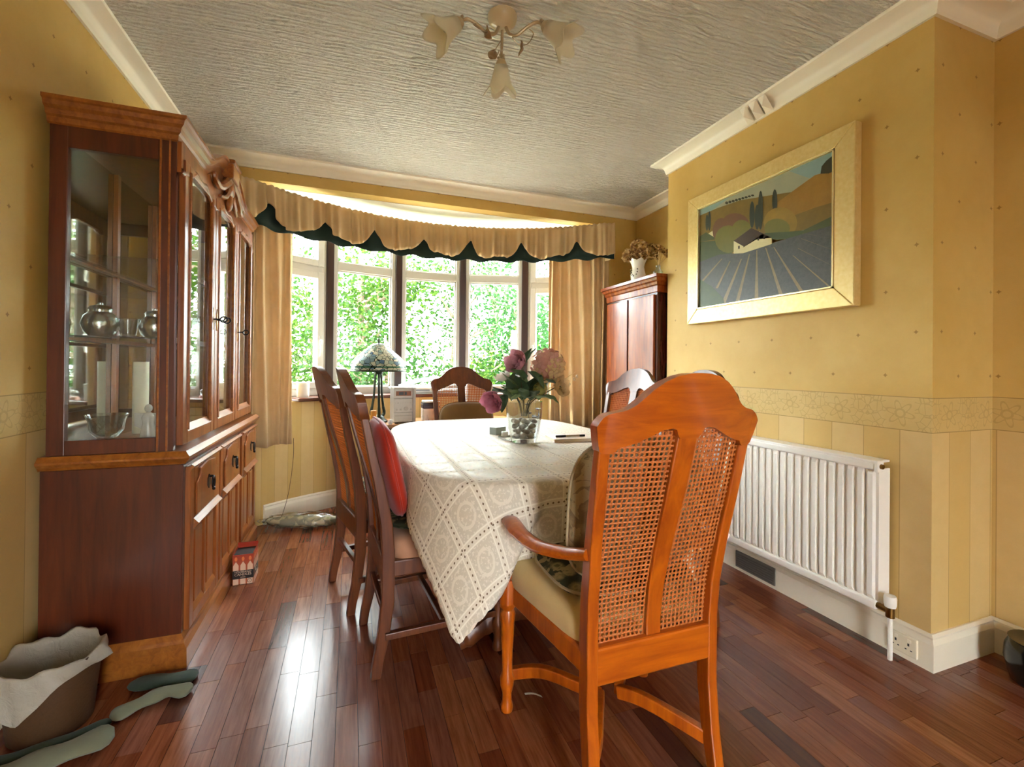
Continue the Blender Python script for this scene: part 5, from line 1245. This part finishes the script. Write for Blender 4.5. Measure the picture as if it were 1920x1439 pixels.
def cbm():
    t = NT('candle box print'); sp = t.n('SeparateXYZ'); t.l(t.co(), sp.inputs[0]); z = sp.outputs[2]; h = t.m('ADD', sp.outputs[0], sp.outputs[1])
    f = t.m('ABSOLUTE', t.m('SUBTRACT', t.m('FRACT', t.m('DIVIDE', t.m('ADD', sp.outputs[0], .0475), .0317)), .5))
    f2 = t.m('ABSOLUTE', t.m('SUBTRACT', t.m('FRACT', t.m('DIVIDE', t.m('ADD', sp.outputs[1], .062), .0317)), .5))
    onx = t.m('GREATER_THAN', t.m('ABSOLUTE', sp.outputs[0]), .0474); f = t.m('ADD', t.m('MULTIPLY', onx, f2), t.m('MULTIPLY', t.m('SUBTRACT', 1.0, onx), f))
    body = t.m('LESS_THAN', f, t.m('MULTIPLY', t.m('MINIMUM', t.m('MAXIMUM', t.m('DIVIDE', t.m('SUBTRACT', .118, z), .02), .0), 1.0), .38))
    fd = t.m('ADD', t.m('POWER', t.m('DIVIDE', f, .2), 2.0), t.m('POWER', t.m('DIVIDE', t.m('SUBTRACT', z, .131), .011), 2.0)); flame = t.m('LESS_THAN', fd, 1.0)
    col = t.mix(t.m('MULTIPLY', t.m('SUBTRACT', z, .06), 10.0), rgb('#b5562c'), rgb('#a02a10')); col = t.mix(flame, col, rgb('#e0763c')); col = t.mix(body, col, rgb('#e0b89a'))
    bnd = t.m('MULTIPLY', t.m('GREATER_THAN', z, .030), t.m('LESS_THAN', z, .072)); col = t.mix(bnd, col, rgb('#1a0f0c')); return t.bsdf(col, .35, 0, .5)
mb = MB(); X2, Y2, Hh = .0475, .062, .165
mb.box(-X2, X2, -Y2, -Y2 + .0015, 0, .152).box(-X2, X2, Y2 - .0015, Y2, 0, .172).box(-X2, -X2 + .0015, -Y2, Y2, 0, .160).box(X2 - .0015, X2, -Y2, Y2, 0, .160).box(-X2, X2, -Y2, Y2, 0, .002)
mb.build('carton', cbm(), cb, local=True)
box(-X2 + .002, X2 - .002, -Y2 + .002, Y2 - .002, .10, .145).build('inner_shadow_card', plain('dark inside shade', '#241812', .8), cb, local=True)  # dark block stands in for the shade inside the open carton
def text(nm, s, size, mat, parent, loc, rot, ext=.0003):
    cu = D.curves.new(nm, 'FONT'); cu.body = s; cu.size = size; cu.align_x = 'CENTER'; cu.align_y = 'CENTER'; cu.extrude = ext; cu.materials.append(mat)
    o = D.objects.new(nm, cu); COL.objects.link(o); dg_ = bpy.context.evaluated_depsgraph_get(); me = D.meshes.new_from_object(o.evaluated_get(dg_)); D.objects.remove(o)
    o = D.objects.new(nm, me); COL.objects.link(o); o.parent = parent; o.location = loc; o.rotation_euler = rot; return o
tw_ = plain('pale print', '#d9b8a0', .5)
text('print_line', 'HOUSEHOLD', .0125, tw_, cb, (0, -Y2 - .0004, .0645), (pi / 2, 0, 0)); text('print_line', 'CANDLES', .0175, tw_, cb, (0, -Y2 - .0004, .0515), (pi / 2, 0, 0)); text('print_line', 'white', .010, tw_, cb, (0, -Y2 - .0004, .038), (pi / 2, 0, 0))
text('print_line', 'C', .036, plain('bright print', '#f0e2c8', .5), cb, (X2 + .0004, 0, .051), (pi / 2, 0, pi / 2))
mb = MB().tube([(.030 + .009 * math.cos(2 * pi * i / 16), -Y2 - .0005, .017 + .009 * math.sin(2 * pi * i / 16)) for i in range(17)], .0012, 5, False); mb.build('print_ring', W['black'], cb, local=True)
text('print_line', '12', .009, W['black'], cb, (.030, -Y2 - .0004, .017), (pi / 2, 0, 0))
def pkf(d): return 1 + .10 * math.sin(11 * d.x + 3 * d.z) * math.cos(7 * d.y) + .05 * math.sin(23 * d.x)
pk = thing('wrapped_parcel', 'long parcel in crumpled clear plastic on the floor under the window', 'parcel', (-.29, 3.40, 0), -.22)
MB().ell((0, 0, .055), (.27, .075, .05), 36, 16, pkf).build('plastic_wrap', plast, pk, True, local=True, ang=0)
MB().ell((0, 0, .05), (.245, .055, .036), 30, 12, pkf).build('contents', floral('parcel contents', '#c2b490', '#a8b068', '#b4a684', '#8f8a74'), pk, True, local=True, ang=0)
cord = MB().tube(catmull([(-.375, 3.53, .60), (-.376, 3.528, .45), (-.40, 3.49, .22), (-.44, 3.42, .06), (-.47, 3.34, .004)], 6), .0018, 5).build('hanging_string', plain('dark cord', '#5a4630', .7), None, True); tag(cord, 'thin dark cord hanging from the curtain to the floor', 'cord')
scr = MB().slab(lambda u, v: ((.575 + .05 * u, 1.44 - .03 * u + .008 * v, .0015 + .006 * math.sin(pi * u)), (0, 0, 1)), 6, 2, .0008).build('paper_scrap', plain('white paper', '#e6ddd0', .7), None); tag(scr, 'small white scrap of paper on the floor under the near armchair', 'paper')
bk = thing('black_bucket', 'rounded black metal bucket on the floor in the alcove beyond the socket', 'bucket', (2.335, .875, 0))
MB().lathe([(.001, 0), (.075, 0), (.085, .01), (.10, .08), (.098, .12), (.085, .15), (.089, .156), (.08, .156), (.001, .14)], 28).build('body', plain('black enamel', '#141210', .18), bk, True, local=True)
MB().tube([(.092 * math.cos(pi * i / 12), 0, .145 + .05 * math.sin(pi * i / 12)) for i in range(13)], .003, 6).build('handle', W['iron'], bk, True, local=True)

# ---------------------------------------------------------------- garden outside the bow window
gr = box(-40, 40, 4.45, 60, -.5, -.35).build('lawn', plain('garden grass', '#3f5a26', .9, var=.3, scale=6)); gr['kind'] = 'structure'
gr3 = box(-8, 10, 4.4, 9.0, -.36, -.33).build('bounce_strip', plain('pale bounce ground', '#d2cab8', .8, var=.08, scale=5)); gr3['kind'] = 'structure'  # unseen pale ground added to bounce daylight up to the ceiling
gr2 = box(-40, 40, -40, -2.6, -.5, -.05).build('patio', plain('patio stone', '#8f877a', .9, var=.15, scale=4)); gr2['kind'] = 'structure'
def leafmat(nm, a, b, c):
    t = NT(nm); co = t.co(); f = t.noise(co, 2.2, 4, .7); g = t.noise(co, 23, 2)
    col = t.mix(t.m('GREATER_THAN', g, .55), t.mix(f, rgb(a), rgb(b)), rgb(c)); b_ = t.bsdf(col, .55, 0, .12)
    tr = t.n('BsdfTranslucent'); t.l(col, tr.inputs[0]); mx = t.n('MixShader'); mx.inputs[0].default_value = .4
    t.l(t.b.outputs[0], mx.inputs[1]); t.l(tr.outputs[0], mx.inputs[2]); t.l(mx.outputs[0], t.out.inputs[0]); return t.mat
LM = [leafmat('bright leaf', '#17330a', '#2c4a12', '#46601c'), leafmat('deep leaf', '#10290c', '#1e3f14', '#335220'), leafmat('blue green leaf', '#153516', '#264d22', '#37602c')]
bark = plain('tree bark', '#6d5c4a', .9, var=.3, scale=20, bs=.5)
rt = random.Random(21)
def tree(nm, label, base, h, crown, n, size, lmat, trunk=.05, branches=7, cat='tree'):
    t = thing(nm, label, cat, (base[0], base[1], -.35), 0, 'trees and shrubs in the garden')
    mb = MB(); lean = rt.uniform(-.3, .3)
    mb.tube(catmull([(0, 0, 0), (lean * .3, 0, h * .3), (lean, .1, h * .65), (lean * 1.2, .1, h)], 4), [trunk * (1 - .06 * i) for i in range(13)], 7)
    ends = []
    for _ in range(branches):
        z0 = rt.uniform(.2, .75) * h; a = rt.uniform(0, 6.28); r = crown[0] * rt.uniform(.6, 1.05); p0 = Vector((lean * z0 / h, 0, z0)); p1 = p0 + Vector((math.cos(a) * r, math.sin(a) * crown[1] * .8, rt.uniform(.2, .9) * h * .35))
        pm_ = p0.lerp(p1, .5) + Vector((rt.uniform(-.1, .1), rt.uniform(-.1, .1), rt.uniform(-.05, .15))); mb.tube(catmull([p0, pm_, p1], 4), [trunk * .4] * 3 + [trunk * .25] * 3 + [trunk * .12] * 3, 5); ends += [p0.lerp(p1, .55), p1, pm_]
    mb.build('trunk', bark, t, True, local=True)
    fb = MB()
    for _ in range(n):
        if rt.random() < .55 and ends:
            c = rt.choice(ends); p = c + Vector((rt.gauss(0, .22), rt.gauss(0, .22), rt.gauss(0, .22)))
        else:
            d = Vector((rt.gauss(0, 1), rt.gauss(0, 1), rt.gauss(0, 1))).normalized() * rt.random() ** .4; p = Vector((d.x * crown[0], d.y * crown[1], h * .6 + d.z * crown[2]))
        if p.z < .02: continue
        a = Vector((rt.gauss(0, 1), rt.gauss(0, 1), rt.gauss(-.3, .6))).normalized(); b = a.cross(Vector((rt.gauss(0, 1), rt.gauss(0, 1), rt.gauss(0, 1)))).normalized(); s = size * rt.uniform(.6, 1.3); n_ = a.cross(b)
        fb.add([p, p + a * s * .5 + b * s * .3 + n_ * s * .08, p + a * s, p + a * s * .5 - b * s * .3 + n_ * s * .08], [(0, 1, 2), (0, 2, 3)])
    o = fb.build('foliage', LM[lmat], t, local=True); o['kind'] = 'stuff'
    return t
tree('garden_shrub', 'dense bright green shrub beyond the casement beside the left curtain', (-1.25, 7.0), 3.0, (.9, .6, 1.4), 3600, .085, 0, cat='shrub')
tree('garden_tree', 'leafy tree with a thick pale trunk seen through the window behind the lamp', (.15, 7.6), 3.7, (1.2, .8, 1.7), 4200, .095, 0, trunk=.11)
tree('garden_shrub', 'low leafy shrub close under the window behind the hi-fi', (.55, 6.2), 1.9, (.8, .5, .75), 3000, .075, 1, cat='shrub')
tree('garden_tree', 'sparse branching tree seen through the middle window light', (1.7, 8.2), 4.2, (1.4, .8, 1.9), 2600, .075, 1, trunk=.07, branches=16)
tree('garden_shrub', 'blue green feathery shrub beyond the window light nearest the flowers', (2.55, 6.6), 2.9, (.75, .5, 1.25), 4200, .075, 2, cat='shrub')
tree('garden_shrub', 'yellow green low shrub outside behind the window end armchair', (1.75, 6.3), 1.7, (.7, .5, .7), 2600, .075, 0, cat='shrub')
tree('garden_tree', 'green tree beyond the casement beside the right curtain', (3.75, 7.4), 3.6, (1.0, .7, 1.6), 3800, .085, 2, trunk=.07)
tree('garden_tree', 'tall tree with bare upper branches against the pale sky', (3.0, 10.0), 5.0, (2.0, 1.2, 2.2), 1500, .09, 1, trunk=.10, branches=20)
tree('garden_tree', 'far tree filling the gap between the shrubs and the lamp side tree', (-.6, 10.5), 4.2, (2.2, 1.2, 2.0), 3000, .11, 1, trunk=.10)
